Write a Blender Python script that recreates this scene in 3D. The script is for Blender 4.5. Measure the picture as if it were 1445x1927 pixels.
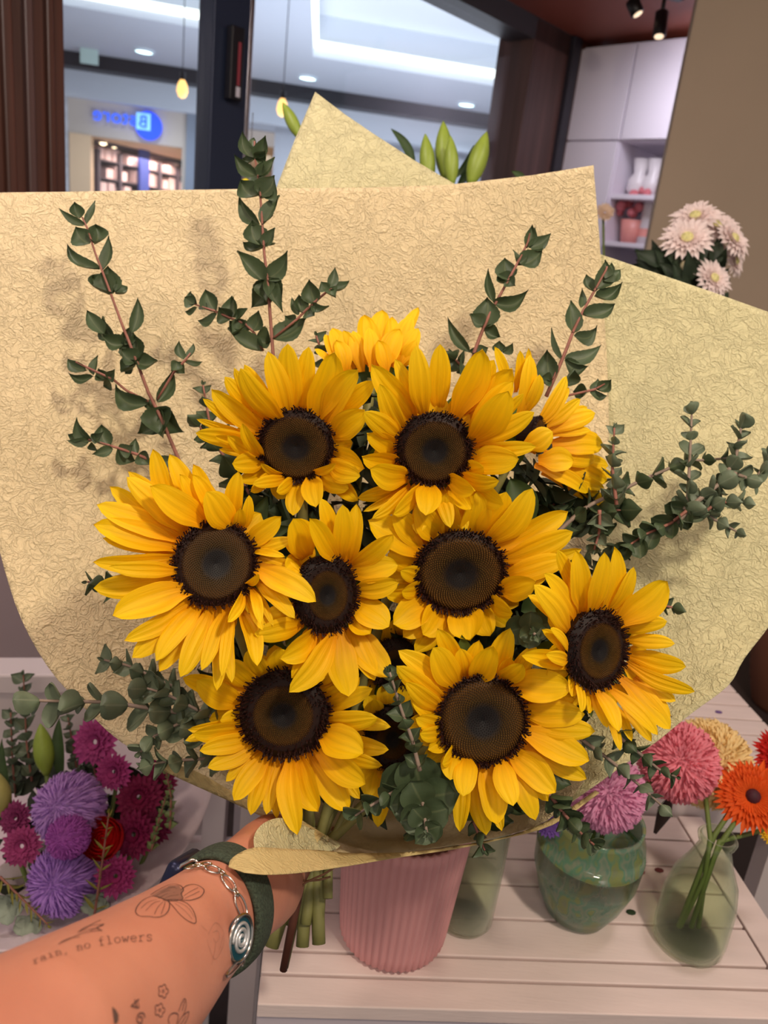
import bpy, bmesh, math, random
import numpy as np
from mathutils import Vector, Matrix, noise
from mathutils.geometry import delaunay_2d_cdt, tessellate_polygon
from mathutils.bvhtree import BVHTree

random.seed(7)
for o in list(bpy.data.objects): bpy.data.objects.remove(o)
scene = bpy.context.scene
COL = scene.collection

# ---------------------------------------------------------------- camera
F = 1450.0; CX, CY = 722.5, 963.5
PITCH, ROLL = math.radians(18.0), math.radians(6.7)
CAM = Vector((0, 0, 1.45))
FWD = Vector((0, math.cos(PITCH), -math.sin(PITCH)))
R0 = Vector((1, 0, 0)); U0 = R0.cross(FWD)
RT = R0 * math.cos(ROLL) + U0 * math.sin(ROLL)
UP = U0 * math.cos(ROLL) - R0 * math.sin(ROLL)
cd = bpy.data.cameras.new('camera')
cd.sensor_fit = 'VERTICAL'; cd.sensor_height = 36; cd.lens = 36 * F / 1927
cd.clip_start = 0.05; cd.clip_end = 60
cd.dof.use_dof = True; cd.dof.focus_distance = 0.53; cd.dof.aperture_fstop = 9.5
cam = bpy.data.objects.new('camera', cd); COL.objects.link(cam)
M = Matrix((RT, UP, -FWD)).transposed().to_4x4(); M.translation = CAM
cam.matrix_world = M
scene.camera = cam

# ---------------------------------------------------------------- world, lights, exposure
vs = scene.view_settings
vs.view_transform = 'Standard'; vs.look = 'None'; vs.gamma = 1; vs.use_curve_mapping = False
vs.exposure = 0.30
w = bpy.data.worlds.new('world'); scene.world = w; w.use_nodes = True
w.node_tree.nodes['Background'].inputs[0].default_value = (1.0, 0.90, 0.84, 1)
w.node_tree.nodes['Background'].inputs[1].default_value = 0.34

def area(name, loc, target, size, power, col, shape='DISK'):
    l = bpy.data.lights.new(name, 'AREA'); l.shape = shape; l.size = size; l.energy = power; l.color = col
    o = bpy.data.objects.new(name, l); COL.objects.link(o); o.location = loc
    o.rotation_euler = (Vector(target) - Vector(loc)).to_track_quat('-Z', 'Y').to_euler()
    return o
BQ = (0.0, 0.58, 1.33)
area('key_downlight', (0.50, -0.15, 2.28), BQ, 0.13, 9.5, (1.0, 0.86, 0.68))
area('left_downlight', (-0.75, 0.0, 2.28), (-0.25, 0.5, 1.1), 0.25, 3.6, (1.0, 0.78, 0.62))
area('front_downlight', (0.05, -0.9, 2.28), (0, 0.6, 1.2), 0.5, 5, (1.0, 0.88, 0.74))
area('table_downlight', (0.62, 0.75, 2.28), (0.35, 0.8, 0.8), 0.25, 3.2, (1.0, 0.86, 0.80))
area('cabinet_downlight', (0.72, 2.75, 2.2), (1.3, 3.0, 1.5), 0.25, 3.2, (0.92, 0.88, 1.0))
area('bench_fill', (-0.45, 0.75, 2.25), (-0.95, 1.5, 0.6), 0.25, 5.0, (1.0, 0.86, 0.84))  # added fill, no fitting: lifts the left wall, bench and purple bouquet
area('mall_ceiling_fill', (-0.5, 6.5, 0.9), (-0.3, 7.5, 4), 3.0, 125, (0.88, 0.94, 1.0), 'SQUARE')  # unseen low fill, added to brighten the mall ceiling from below

# ---------------------------------------------------------------- pixel measurement helpers
def P(px, py, d): return CAM + (FWD + RT * ((px - CX) / F) - UP * ((py - CY) / F)) * d
def ray(px, py): return FWD + RT * ((px - CX) / F) - UP * ((py - CY) / F)
def on_z(px, py, z):
    r = ray(px, py); return CAM + r * ((z - CAM.z) / r.z)
def on_v(px, py, p0, dr):
    n = Vector((dr[1], -dr[0], 0)); r = ray(px, py); return CAM + r * ((Vector(p0) - CAM).dot(n) / r.dot(n))
def pix(p):
    v = p - CAM; d = v.dot(FWD); return (CX + F * v.dot(RT) / d, CY - F * v.dot(UP) / d, d)
def z_at(base, py):            # height above base whose image row is py
    lo, hi = 0.0, 1.0
    for _ in range(40):
        m = (lo + hi) / 2
        if pix(base + Vector((0, 0, m)))[1] > py: lo = m
        else: hi = m
    return lo
TC = -FWD                       # towards the viewer

# ---------------------------------------------------------------- materials
def srgb(r, g, b):
    f = lambda c: (c / 255 / 12.92) if c <= 10 else ((c / 255 + 0.055) / 1.055) ** 2.4
    return (f(r), f(g), f(b), 1)
MATS = {}
def mat(name, col, rough=0.6, metal=0.0, noise_amt=0.0, noise_scale=40, bump=0.0, bump_scale=200, bump_dist=0.001,
        trans=0.0, transl=0.0, emit=None, estr=1.0, stretch=None, sheen=0.0, spec=0.5, ior=1.45):
    if name in MATS: return MATS[name]
    m = bpy.data.materials.new(name); m.use_nodes = True; nt = m.node_tree; N = nt.nodes; L = nt.links
    b = N['Principled BSDF']; c = srgb(*col)
    b.inputs['Base Color'].default_value = c; b.inputs['Roughness'].default_value = rough
    b.inputs['Metallic'].default_value = metal; b.inputs['Transmission Weight'].default_value = trans
    b.inputs['IOR'].default_value = ior; b.inputs['Specular IOR Level'].default_value = spec
    b.inputs['Sheen Weight'].default_value = sheen
    tc = N.new('ShaderNodeTexCoord'); src = tc.outputs['Object']
    if stretch:
        mp = N.new('ShaderNodeMapping'); mp.inputs['Scale'].default_value = stretch; L.new(src, mp.inputs[0]); src = mp.outputs[0]
    if noise_amt:
        nz = N.new('ShaderNodeTexNoise'); nz.inputs['Scale'].default_value = noise_scale; nz.inputs['Detail'].default_value = 4
        L.new(src, nz.inputs['Vector'])
        mr = N.new('ShaderNodeMapRange'); mr.inputs[1].default_value = .25; mr.inputs[2].default_value = .75
        mr.inputs[3].default_value = 1 - noise_amt; mr.inputs[4].default_value = 1 + noise_amt; L.new(nz.outputs[0], mr.inputs[0])
        mx = N.new('ShaderNodeMix'); mx.data_type = 'RGBA'; mx.blend_type = 'MULTIPLY'; mx.inputs[0].default_value = 1
        mx.inputs[6].default_value = c; L.new(mr.outputs[0], mx.inputs[7]); L.new(mx.outputs[2], b.inputs['Base Color'])
        colout = mx.outputs[2]
    else: colout = None
    if bump:
        nb = N.new('ShaderNodeTexNoise'); nb.inputs['Scale'].default_value = bump_scale; nb.inputs['Detail'].default_value = 3
        L.new(src, nb.inputs['Vector'])
        bp = N.new('ShaderNodeBump'); bp.inputs['Strength'].default_value = bump; bp.inputs['Distance'].default_value = bump_dist
        L.new(nb.outputs[0], bp.inputs['Height']); L.new(bp.outputs[0], b.inputs['Normal'])
    if emit:
        b.inputs['Emission Color'].default_value = srgb(*emit); b.inputs['Emission Strength'].default_value = estr
    if transl:
        tr = N.new('ShaderNodeBsdfTranslucent'); tr.inputs[0].default_value = c
        if colout: L.new(colout, tr.inputs[0])
        ms = N.new('ShaderNodeMixShader'); ms.inputs[0].default_value = transl
        L.new(b.outputs[0], ms.inputs[1]); L.new(tr.outputs[0], ms.inputs[2]); L.new(ms.outputs[0], N['Material Output'].inputs[0])
    MATS[name] = m; return m

def petal_mat(name, c0, c1, c2, transl=0.25, streak=0.12):
    m = bpy.data.materials.new(name); m.use_nodes = True; nt = m.node_tree; N = nt.nodes; L = nt.links
    b = N['Principled BSDF']; b.inputs['Roughness'].default_value = .55; b.inputs['Specular IOR Level'].default_value = .25
    uv = N.new('ShaderNodeUVMap'); sp = N.new('ShaderNodeSeparateXYZ'); L.new(uv.outputs[0], sp.inputs[0])
    cr = N.new('ShaderNodeValToRGB'); e = cr.color_ramp.elements
    e[0].position = 0; e[0].color = srgb(*c0); e[1].position = 1; e[1].color = srgb(*c2)
    x = e.new(.40); x.color = srgb(*c1)
    L.new(sp.outputs[1], cr.inputs[0])
    mp = N.new('ShaderNodeMapping'); mp.inputs['Scale'].default_value = (9, 1.1, 1); L.new(uv.outputs[0], mp.inputs[0])
    oi = N.new('ShaderNodeObjectInfo'); ad = N.new('ShaderNodeVectorMath'); ad.operation = 'ADD'
    cb = N.new('ShaderNodeCombineXYZ'); mu = N.new('ShaderNodeMath'); mu.operation = 'MULTIPLY'; mu.inputs[1].default_value = 50
    L.new(oi.outputs['Random'], mu.inputs[0]); L.new(mu.outputs[0], cb.inputs[0]); L.new(mp.outputs[0], ad.inputs[0]); L.new(cb.outputs[0], ad.inputs[1])
    nz = N.new('ShaderNodeTexNoise'); nz.inputs['Scale'].default_value = 1.0; nz.inputs['Detail'].default_value = 3; L.new(ad.outputs[0], nz.inputs['Vector'])
    mr = N.new('ShaderNodeMapRange'); mr.inputs[1].default_value = .3; mr.inputs[2].default_value = .7
    mr.inputs[3].default_value = 1 - streak; mr.inputs[4].default_value = 1 + streak * .4; L.new(nz.outputs[0], mr.inputs[0])
    mx = N.new('ShaderNodeMix'); mx.data_type = 'RGBA'; mx.blend_type = 'MULTIPLY'; mx.inputs[0].default_value = 1
    L.new(cr.outputs[0], mx.inputs[6]); L.new(mr.outputs[0], mx.inputs[7]); L.new(mx.outputs[2], b.inputs['Base Color'])
    bp = N.new('ShaderNodeBump'); bp.inputs['Strength'].default_value = .5; bp.inputs['Distance'].default_value = .0012
    L.new(nz.outputs[0], bp.inputs['Height']); L.new(bp.outputs[0], b.inputs['Normal'])
    tr = N.new('ShaderNodeBsdfTranslucent'); L.new(mx.outputs[2], tr.inputs[0]); L.new(bp.outputs[0], tr.inputs['Normal'])
    ms = N.new('ShaderNodeMixShader'); ms.inputs[0].default_value = transl
    L.new(b.outputs[0], ms.inputs[1]); L.new(tr.outputs[0], ms.inputs[2]); L.new(ms.outputs[0], N['Material Output'].inputs[0])
    MATS[name] = m; return m

def paper_mat(name, col, transl=.22, scale=1.2, strength=.72):
    m = bpy.data.materials.new(name); m.use_nodes = True; nt = m.node_tree; N = nt.nodes; L = nt.links
    b = N['Principled BSDF']; b.inputs['Roughness'].default_value = .62; b.inputs['Specular IOR Level'].default_value = .3
    c = srgb(*col); tc = N.new('ShaderNodeTexCoord')
    wz = N.new('ShaderNodeTexNoise'); wz.inputs['Scale'].default_value = 34 * scale; wz.inputs['Detail'].default_value = 3; L.new(tc.outputs['Object'], wz.inputs['Vector'])
    sb = N.new('ShaderNodeVectorMath'); sb.operation = 'SUBTRACT'; sb.inputs[1].default_value = (.5, .5, .5); L.new(wz.outputs['Color'], sb.inputs[0])
    sc = N.new('ShaderNodeVectorMath'); sc.operation = 'SCALE'; sc.inputs['Scale'].default_value = .028 / scale; L.new(sb.outputs[0], sc.inputs[0])
    ad = N.new('ShaderNodeVectorMath'); ad.operation = 'ADD'; L.new(tc.outputs['Object'], ad.inputs[0]); L.new(sc.outputs[0], ad.inputs[1])
    hs = []
    for s_, wgt, k, ds in ((70, 1.0, 9, .9), (112, .7, 8, 1.2), (44, .9, 12, .6), (190, .3, 5, 1.0)):
        v = N.new('ShaderNodeTexNoise'); v.inputs['Scale'].default_value = s_ * scale; v.inputs['Detail'].default_value = 1.0; v.inputs['Distortion'].default_value = ds
        L.new(ad.outputs[0], v.inputs['Vector'])
        s1_ = N.new('ShaderNodeMath'); s1_.operation = 'SUBTRACT'; s1_.inputs[1].default_value = .5; L.new(v.outputs[0], s1_.inputs[0])
        s2_ = N.new('ShaderNodeMath'); s2_.operation = 'ABSOLUTE'; L.new(s1_.outputs[0], s2_.inputs[0])
        mr = N.new('ShaderNodeMapRange'); mr.inputs[1].default_value = 0; mr.inputs[2].default_value = .5 / k
        mr.inputs[3].default_value = wgt; mr.inputs[4].default_value = 0; mr.interpolation_type = 'SMOOTHSTEP'
        L.new(s2_.outputs[0], mr.inputs[0]); hs.append(mr.outputs[0])
    a1 = N.new('ShaderNodeMath'); L.new(hs[0], a1.inputs[0]); L.new(hs[1], a1.inputs[1])
    a3 = N.new('ShaderNodeMath'); L.new(hs[2], a3.inputs[0]); L.new(hs[3], a3.inputs[1])
    a2 = N.new('ShaderNodeMath'); L.new(a1.outputs[0], a2.inputs[0]); L.new(a3.outputs[0], a2.inputs[1])
    bp = N.new('ShaderNodeBump'); bp.inputs['Strength'].default_value = strength; bp.inputs['Distance'].default_value = .0011
    L.new(a2.outputs[0], bp.inputs['Height']); L.new(bp.outputs[0], b.inputs['Normal'])
    b.inputs['Base Color'].default_value = c
    tr = N.new('ShaderNodeBsdfTranslucent'); tr.inputs[0].default_value = c
    ms = N.new('ShaderNodeMixShader'); ms.inputs[0].default_value = transl
    L.new(b.outputs[0], ms.inputs[1]); L.new(tr.outputs[0], ms.inputs[2]); L.new(ms.outputs[0], N['Material Output'].inputs[0])
    MATS[name] = m; return m

def disc_mat():
    m = bpy.data.materials.new('sunflower_disc'); m.use_nodes = True; nt = m.node_tree; N = nt.nodes; L = nt.links
    b = N['Principled BSDF']; b.inputs['Roughness'].default_value = .6; b.inputs['Specular IOR Level'].default_value = .3
    uv = N.new('ShaderNodeUVMap'); sp = N.new('ShaderNodeSeparateXYZ'); L.new(uv.outputs[0], sp.inputs[0])
    cr = N.new('ShaderNodeValToRGB'); e = cr.color_ramp.elements
    e[0].position = 0; e[0].color = srgb(34, 29, 31); e[1].position = 1; e[1].color = srgb(46, 18, 13)
    for p, c in ((.28, (44, 36, 34)), (.42, (106, 78, 34)), (.72, (128, 88, 36)), (.82, (66, 34, 20))):
        x = e.new(p); x.color = srgb(*c)
    L.new(sp.outputs[0], cr.inputs[0])
    mx = N.new('ShaderNodeMix'); mx.data_type = 'RGBA'; mx.blend_type = 'MULTIPLY'; mx.inputs[0].default_value = 1
    L.new(cr.outputs[0], mx.inputs[6]); L.new(sp.outputs[1], mx.inputs[7]); L.new(mx.outputs[2], b.inputs['Base Color'])
    return m

def thin_glass(name, col, tint=.12, lo=.07, hi=.9):
    m = bpy.data.materials.new(name); m.use_nodes = True; nt = m.node_tree; N = nt.nodes; L = nt.links
    b = N['Principled BSDF']; b.inputs['Base Color'].default_value = srgb(*col); b.inputs['Roughness'].default_value = .08
    t = N.new('ShaderNodeBsdfTransparent'); t.inputs[0].default_value = (1 - tint * .6, 1 - tint * .3, 1 - tint, 1)
    lw = N.new('ShaderNodeLayerWeight'); lw.inputs[0].default_value = .42
    mr = N.new('ShaderNodeMapRange'); mr.inputs[3].default_value = lo; mr.inputs[4].default_value = hi; L.new(lw.outputs['Facing'], mr.inputs[0])
    pw = N.new('ShaderNodeMath'); pw.operation = 'POWER'; pw.inputs[1].default_value = 2.2; L.new(mr.outputs[0], pw.inputs[0])
    ms = N.new('ShaderNodeMixShader'); L.new(pw.outputs[0], ms.inputs[0]); L.new(t.outputs[0], ms.inputs[1]); L.new(b.outputs[0], ms.inputs[2]); L.new(ms.outputs[0], N['Material Output'].inputs[0])
    MATS[name] = m; return m
def slat_mat():
    return mat('whitewashed_slat', (232, 214, 210), .55, noise_amt=.07, noise_scale=9, bump=.25, bump_scale=60, stretch=(1, 6, 6))
def wood_mat(name, c1, c2, sc=(14, 14, .7)):
    m = bpy.data.materials.new(name); m.use_nodes = True; nt = m.node_tree; N = nt.nodes; L = nt.links
    b = N['Principled BSDF']; b.inputs['Roughness'].default_value = .45
    tc = N.new('ShaderNodeTexCoord'); mp = N.new('ShaderNodeMapping'); mp.inputs['Scale'].default_value = sc; L.new(tc.outputs['Object'], mp.inputs[0])
    nz = N.new('ShaderNodeTexNoise'); nz.inputs['Scale'].default_value = 2; nz.inputs['Detail'].default_value = 6; L.new(mp.outputs[0], nz.inputs['Vector'])
    cr = N.new('ShaderNodeValToRGB'); e = cr.color_ramp.elements; e[0].position = .35; e[0].color = srgb(*c1); e[1].position = .68; e[1].color = srgb(*c2)
    L.new(nz.outputs[0], cr.inputs[0]); L.new(cr.outputs[0], b.inputs['Base Color']); MATS[name] = m; return m

# ---------------------------------------------------------------- object helpers
def tag(o, label=None, cat=None, group=None, kind=None):
    if label: o['label'] = label
    if cat: o['category'] = cat
    if group: o['group'] = group
    if kind: o['kind'] = kind
    return o
def thing(name, label, cat, loc, group=None):
    o = bpy.data.objects.new(name, None); COL.objects.link(o); o.location = loc; o.empty_display_size = .02
    return tag(o, label, cat, group)
ORG = {}
class MB:
    def __init__(s): s.v = []; s.f = []; s.uv = []
    def add(s, vs, fs, uvs=None):
        k = len(s.v); s.v += [Vector(v) for v in vs]; s.f += [tuple(i + k for i in f) for f in fs]
        s.uv += (uvs if uvs else [(0, 0)] * len(vs))
    def box(s, c, dx, dy, dz):      # centre and three half-axis vectors
        c = Vector(c); v = [c + dx * i + dy * j + dz * k for i in (-1, 1) for j in (-1, 1) for k in (-1, 1)]
        s.add(v, [(0, 1, 3, 2), (4, 6, 7, 5), (0, 4, 5, 1), (2, 3, 7, 6), (0, 2, 6, 4), (1, 5, 7, 3)])
    def tube(s, pts, rad, n=8, cap=True):
        pts = [Vector(p) for p in pts]; rings = []
        if not hasattr(rad, '__len__'): rad = [rad] * len(pts)
        up = None; vs = []; uvs = []
        for i, p in enumerate(pts):
            t = (pts[min(i + 1, len(pts) - 1)] - pts[max(i - 1, 0)])
            if t.length < 1e-9: t = Vector((0, 0, 1))
            t.normalize()
            if up is None: up = t.orthogonal().normalized()
            else:
                up = up - t * up.dot(t)
                up = up.normalized() if up.length > 1e-6 else t.orthogonal().normalized()
            w = t.cross(up)
            for k in range(n):
                a = 2 * math.pi * k / n; vs.append(p + (up * math.cos(a) + w * math.sin(a)) * rad[i]); uvs.append((k / n, i / max(1, len(pts) - 1)))
        fs = [(i * n + k, i * n + (k + 1) % n, (i + 1) * n + (k + 1) % n, (i + 1) * n + k) for i in range(len(pts) - 1) for k in range(n)]
        if cap: fs += [tuple(range(n - 1, -1, -1)), tuple((len(pts) - 1) * n + k for k in range(n))]
        s.add(vs, fs, uvs)
    def lathe(s, base, prof, n=48, ax=Vector((0, 0, 1)), rib=0, ribn=0, closed=False):
        base = Vector(base); a = ax.orthogonal().normalized(); b = ax.cross(a); vs = []; uvs = []
        for j, (r, z) in enumerate(prof):
            for k in range(n):
                t = 2 * math.pi * k / n; rr = r + (rib * (abs(math.sin(t * ribn / 2)) - .5) if rib and r > .01 else 0)
                vs.append(base + a * rr * math.cos(t) + b * rr * math.sin(t) + ax * z); uvs.append((k / n, j / len(prof)))
        fs = [(j * n + k, j * n + (k + 1) % n, (j + 1) * n + (k + 1) % n, (j + 1) * n + k) for j in range(len(prof) - 1) for k in range(n)]
        if prof[0][0] > 1e-4 and closed: fs.append(tuple(range(n - 1, -1, -1)))
        s.add(vs, fs, uvs)
    def ball(s, c, r, n=10, m=7, sx=None):
        c = Vector(c); ax = sx or (Vector((r, 0, 0)), Vector((0, r, 0)), Vector((0, 0, r))); vs = []
        for j in range(m + 1):
            ph = math.pi * j / m
            for k in range(n):
                t = 2 * math.pi * k / n
                vs.append(c + ax[0] * math.sin(ph) * math.cos(t) + ax[1] * math.sin(ph) * math.sin(t) + ax[2] * math.cos(ph))
        s.add(vs, [(j * n + k, (j + 1) * n + k, (j + 1) * n + (k + 1) % n, j * n + (k + 1) % n) for j in range(m) for k in range(n)])
    def build(s, name, m, parent=None, smooth=True, bevel=0, solid=0, anchor=None, merge=True):
        me = bpy.data.meshes.new(name)
        if parent is not None:
            root = parent
            while root.parent: root = root.parent
            org = Vector(root.location)
        else:
            if anchor is not None: org = Vector(anchor)
            else:
                xs = [v.x for v in s.v]; ys = [v.y for v in s.v]; zs = [v.z for v in s.v]
                org = Vector(((min(xs) + max(xs)) / 2, (min(ys) + max(ys)) / 2, min(zs)))
        me.from_pydata([tuple(v - org) for v in s.v], [], s.f)
        ul = me.uv_layers.new(name='UVMap')
        li = np.empty(len(me.loops), dtype=np.int32); me.loops.foreach_get('vertex_index', li)
        ul.data.foreach_set('uv', np.array(s.uv, dtype=np.float32)[li].ravel())
        if smooth: me.polygons.foreach_set('use_smooth', [True] * len(me.polygons))
        me.materials.append(m); me.update()
        o = bpy.data.objects.new(name, me); COL.objects.link(o)
        if parent is not None: o.parent = parent
        else: o.location = org
        if bevel:
            b = o.modifiers.new('bevel', 'BEVEL'); b.width = bevel; b.segments = 2; b.limit_method = 'ANGLE'
        if solid:
            q = o.modifiers.new('solid', 'SOLIDIFY'); q.thickness = solid; q.offset = 0
        return o
def struct(o): o['kind'] = 'structure'; return o
def smoothstep(x): x = max(0, min(1, x)); return x * x * (3 - 2 * x)

def blade(mb, B, T, N, w, bow=0.1, cup=0.12, kind='petal', nx=8, ny=11, twist=0, rib=0, side=0, uvr=None, tipn=0):
    """a petal or leaf from B to T; N is the side it faces"""
    B = Vector(B); T = Vector(T); A = T - B; Ln = A.length
    if Ln < 1e-5: return
    a = A / Ln; N = N - a * N.dot(a); N.normalize(); S = a.cross(N)
    if twist: N, S = N * math.cos(twist) + S * math.sin(twist), S * math.cos(twist) - N * math.sin(twist)
    vs = []; uvs = []
    for j in range(ny + 1):
        t = j / ny
        if kind == 'petal':
            pr = (.40 + .60 * smoothstep(t / .45)) if t < .5 else (max(0, 1 - ((t - .5) / .5) ** 2.4)) ** .66
        elif kind == 'strap': pr = (.45 + .55 * smoothstep(t / .4)) if t < .7 else max(0, 1 - ((t - .7) / .3) ** 2) ** .6
        elif kind == 'ovate':
            pr = math.sin(math.pi * .5 * t / .36) ** .62 if t < .36 else (max(0, math.cos((t - .36) / .64 * math.pi / 2))) ** 1.25
            pr = pr * (1 + .03 * math.sin(t * 40)) if 0 < t < 1 else pr
        elif kind == 'round': pr = max(0, 1 - (2 * t - 1) ** 2) ** .5
        else: pr = max(0, math.sin(math.pi * t)) ** .8
        wob = 0.02 * math.sin(t * 9 + w * 900) if kind == 'petal' else 0
        c = B + A * t + N * (bow * Ln * 4 * t * (1 - t) + tipn * Ln * t ** 3) + S * (side * Ln * math.sin(math.pi * t) + wob * w)
        for i in range(nx + 1):
            s = i / nx * 2 - 1
            h = cup * w * (s * s - .3) * (0.4 + pr * .6) + rib * math.cos(s * math.pi * 3) * pr
            vs.append(c + S * (s * w * .5 * pr) + N * h); uvs.append((i / nx, t) if uvr is None else uvr)
    mb.add(vs, [(j * (nx + 1) + i, j * (nx + 1) + i + 1, (j + 1) * (nx + 1) + i + 1, (j + 1) * (nx + 1) + i) for j in range(ny) for i in range(nx)], uvs)

# ---------------------------------------------------------------- shared materials
M_PETAL = petal_mat('sunflower_petal', (248, 160, 6), (255, 196, 6), (255, 214, 14))
M_DISC = disc_mat()
M_SEPAL = mat('sepal_green', (92, 112, 44), .6, noise_amt=.2, noise_scale=60, transl=.2)
M_STEM = mat('flower_stem', (126, 124, 72), .55, noise_amt=.2, noise_scale=60, bump=.2)
M_SLEAF = mat('sunflower_leaf', (62, 84, 44), .6, noise_amt=.25, noise_scale=50, transl=.2)
M_BARK = mat('dark_woody_stem', (88, 48, 34), .6, noise_amt=.3, noise_scale=90)
def leaf_mat(name, col, vein):
    m = mat(name, col, .5, noise_amt=.25, noise_scale=55, transl=.12, bump=.2, bump_scale=300); nt = m.node_tree; N = nt.nodes; L = nt.links
    uv = N.new('ShaderNodeUVMap'); sp = N.new('ShaderNodeSeparateXYZ'); L.new(uv.outputs[0], sp.inputs[0])
    a = N.new('ShaderNodeMath'); a.operation = 'SUBTRACT'; a.inputs[1].default_value = .5; L.new(sp.outputs[0], a.inputs[0])
    b_ = N.new('ShaderNodeMath'); b_.operation = 'ABSOLUTE'; L.new(a.outputs[0], b_.inputs[0])
    mr = N.new('ShaderNodeMapRange'); mr.inputs[1].default_value = .012; mr.inputs[2].default_value = .05; mr.inputs[3].default_value = .6; mr.inputs[4].default_value = 0; L.new(b_.outputs[0], mr.inputs[0])
    bs = N['Principled BSDF']; src = bs.inputs['Base Color'].links[0].from_socket
    mx = N.new('ShaderNodeMix'); mx.data_type = 'RGBA'; L.new(mr.outputs[0], mx.inputs[0]); L.new(src, mx.inputs[6]); mx.inputs[7].default_value = srgb(*vein); L.new(mx.outputs[2], bs.inputs['Base Color'])
    return m
M_EUC = leaf_mat('eucalyptus_leaf', (74, 90, 62), (106, 116, 82))
M_EUC2 = leaf_mat('eucalyptus_leaf_grey', (108, 122, 98), (140, 148, 124))
M_TWIG = mat('eucalyptus_twig', (150, 98, 84), .6, noise_amt=.2, noise_scale=120)
M_TWIG2 = mat('eucalyptus_twig_grey', (150, 130, 116), .6, noise_amt=.2, noise_scale=120)
M_PAPER = paper_mat('cream_wrapping_paper', (242, 223, 178))
M_PAPER2 = paper_mat('pale_green_wrapping_paper', (228, 220, 172))
M_PAPER3 = paper_mat('wrapping_paper_plain', (222, 200, 140), .2, 1.0, .4)
M_LILAC = paper_mat('lilac_white_paper', (246, 232, 238), .3, .4, .2)
M_WHITE = mat('white_paint', (228, 216, 216), .5, noise_amt=.04, noise_scale=6)
M_SLAT = slat_mat()
M_DARK = mat('dark_floor', (58, 48, 46), .7, noise_amt=.25, noise_scale=9)
# ================================================================ SETTING: the shop
Z = Vector((0, 0, 1))
a42 = math.radians(42); WD = Vector((math.sin(a42), math.cos(a42), 0))        # window wall runs away to the right
CDIR = Vector((-WD.y, WD.x, 0))                                               # cabinet wall, square to it (to the left/back)
WN = Vector((WD.y, -WD.x, 0))                                                 # window wall normal, into the shop
rc = ray(1086, 78); CORNER = CAM + rc * (3.45 / rc.y); ZC = CORNER.z
C0 = Vector((CORNER.x, CORNER.y, 0))
M_WOOD = wood_mat('dark_brown_wood', (62, 32, 20), (96, 52, 36))
M_WOOD2 = wood_mat('reveal_wood', (72, 48, 44), (98, 68, 62))
M_CEIL = mat('brown_ceiling_paint', (150, 78, 58), .5)
M_NAVY = mat('navy_metal', (46, 54, 76), .35, metal=.3)
M_BEIGE = mat('beige_wall_paint', (184, 164, 142), .8, noise_amt=.05, noise_scale=3)
def wp(px, py): return on_v(px, py, C0, WD)
def post(name, pa, pb, yref, m, depth, z0=0, z1=None, off=0.0, parent=None, kind=True):
    A = wp(pa, yref); B = wp(pb, yref); z1 = ZC if z1 is None else z1
    A = Vector((A.x, A.y, 0)); B = Vector((B.x, B.y, 0)); c = (A + B) / 2 + WN * (off - depth / 2) + Z * (z0 + z1) / 2
    mb = MB(); mb.box(c, (B - A) / 2, WN * depth / 2, Z * (z1 - z0) / 2)
    o = mb.build(name, m, parent, smooth=False, bevel=.004)
    return struct(o) if kind else o
# floor and ceiling of the shop
SX, SY = -2.6, -2.6
mb = MB(); mb.box((0.2, .8, -.05), R0 * 3.6, Vector((0, 3.6, 0)), Z * .05); struct(mb.build('floor', M_DARK, smooth=False))
def poly_slab(name, pts, z, th, m):
    vs = [Vector((p[0], p[1], z)) for p in pts] + [Vector((p[0], p[1], z + th)) for p in pts]; n = len(pts)
    mb = MB(); mb.add(vs, [tuple(range(n - 1, -1, -1)), tuple(range(n, 2 * n))] + [(i, (i + 1) % n, n + (i + 1) % n, n + i) for i in range(n)])
    return struct(mb.build(name, m, smooth=False))
cb = [C0 + WD * .5, C0 + WD * -4.6, C0 + WD * -4.6 + WN * 4, C0 + WD * .5 + WN * 4]
poly_slab('ceiling', [(p.x, p.y) for p in cb], ZC, .08, M_CEIL)
# low wall under the shop window, sill
A = C0 - WD * 4.6
mb = MB(); mb.box((A + C0) / 2 - WN * .06 + Z * .43, (C0 - A) / 2, WN * .05, Z * .43)
struct(mb.build('wall_window_side', mat('grey_mauve_paint', (200, 180, 182), .7, noise_amt=.04, noise_scale=4), smooth=False))
mb = MB(); mb.box((A + C0) / 2 - WN * .03 + Z * .88, (C0 - A) / 2, WN * .09, Z * .02); struct(mb.build('trim_1', M_WOOD, smooth=False))
# window frame posts
post('trim_2', -60, 123, 200, M_WOOD, .10, .9)
for k, (xa, xb) in enumerate(((2, 22), (44, 60), (84, 98))):
    post('trim_%d' % (7 + k), xa, xb, 200, M_WOOD2 if k == 1 else M_WOOD, .03, .9, off=.02)
post('trim_3', 398, 466, 150, M_NAVY, .07, .9)
post('trim_4', 468, 478, 150, mat('brushed_metal', (176, 172, 178), .25, metal=.9), .05, .9, off=-.01)
post('trim_5', 978, 1052, 200, M_WOOD2, .16, .9, off=.02)
post('trim_6', 1046, 1060, 200, mat('blue_black_edge', (44, 42, 52), .4), .05, .9, off=.04)
post('trim_10', 1060, 1100, 200, M_WOOD, .05, .0, off=.03)
# window head
hA = wp(500, 0); mb = MB(); mb.box((C0 + C0 - WD * 4.6) / 2 + Z * (ZC - .035) - WN * .04, WD * 2.3, WN * .06, Z * .035)
struct(mb.build('trim_11', mat('dark_head_frame', (60, 58, 62), .4), smooth=False))
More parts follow.
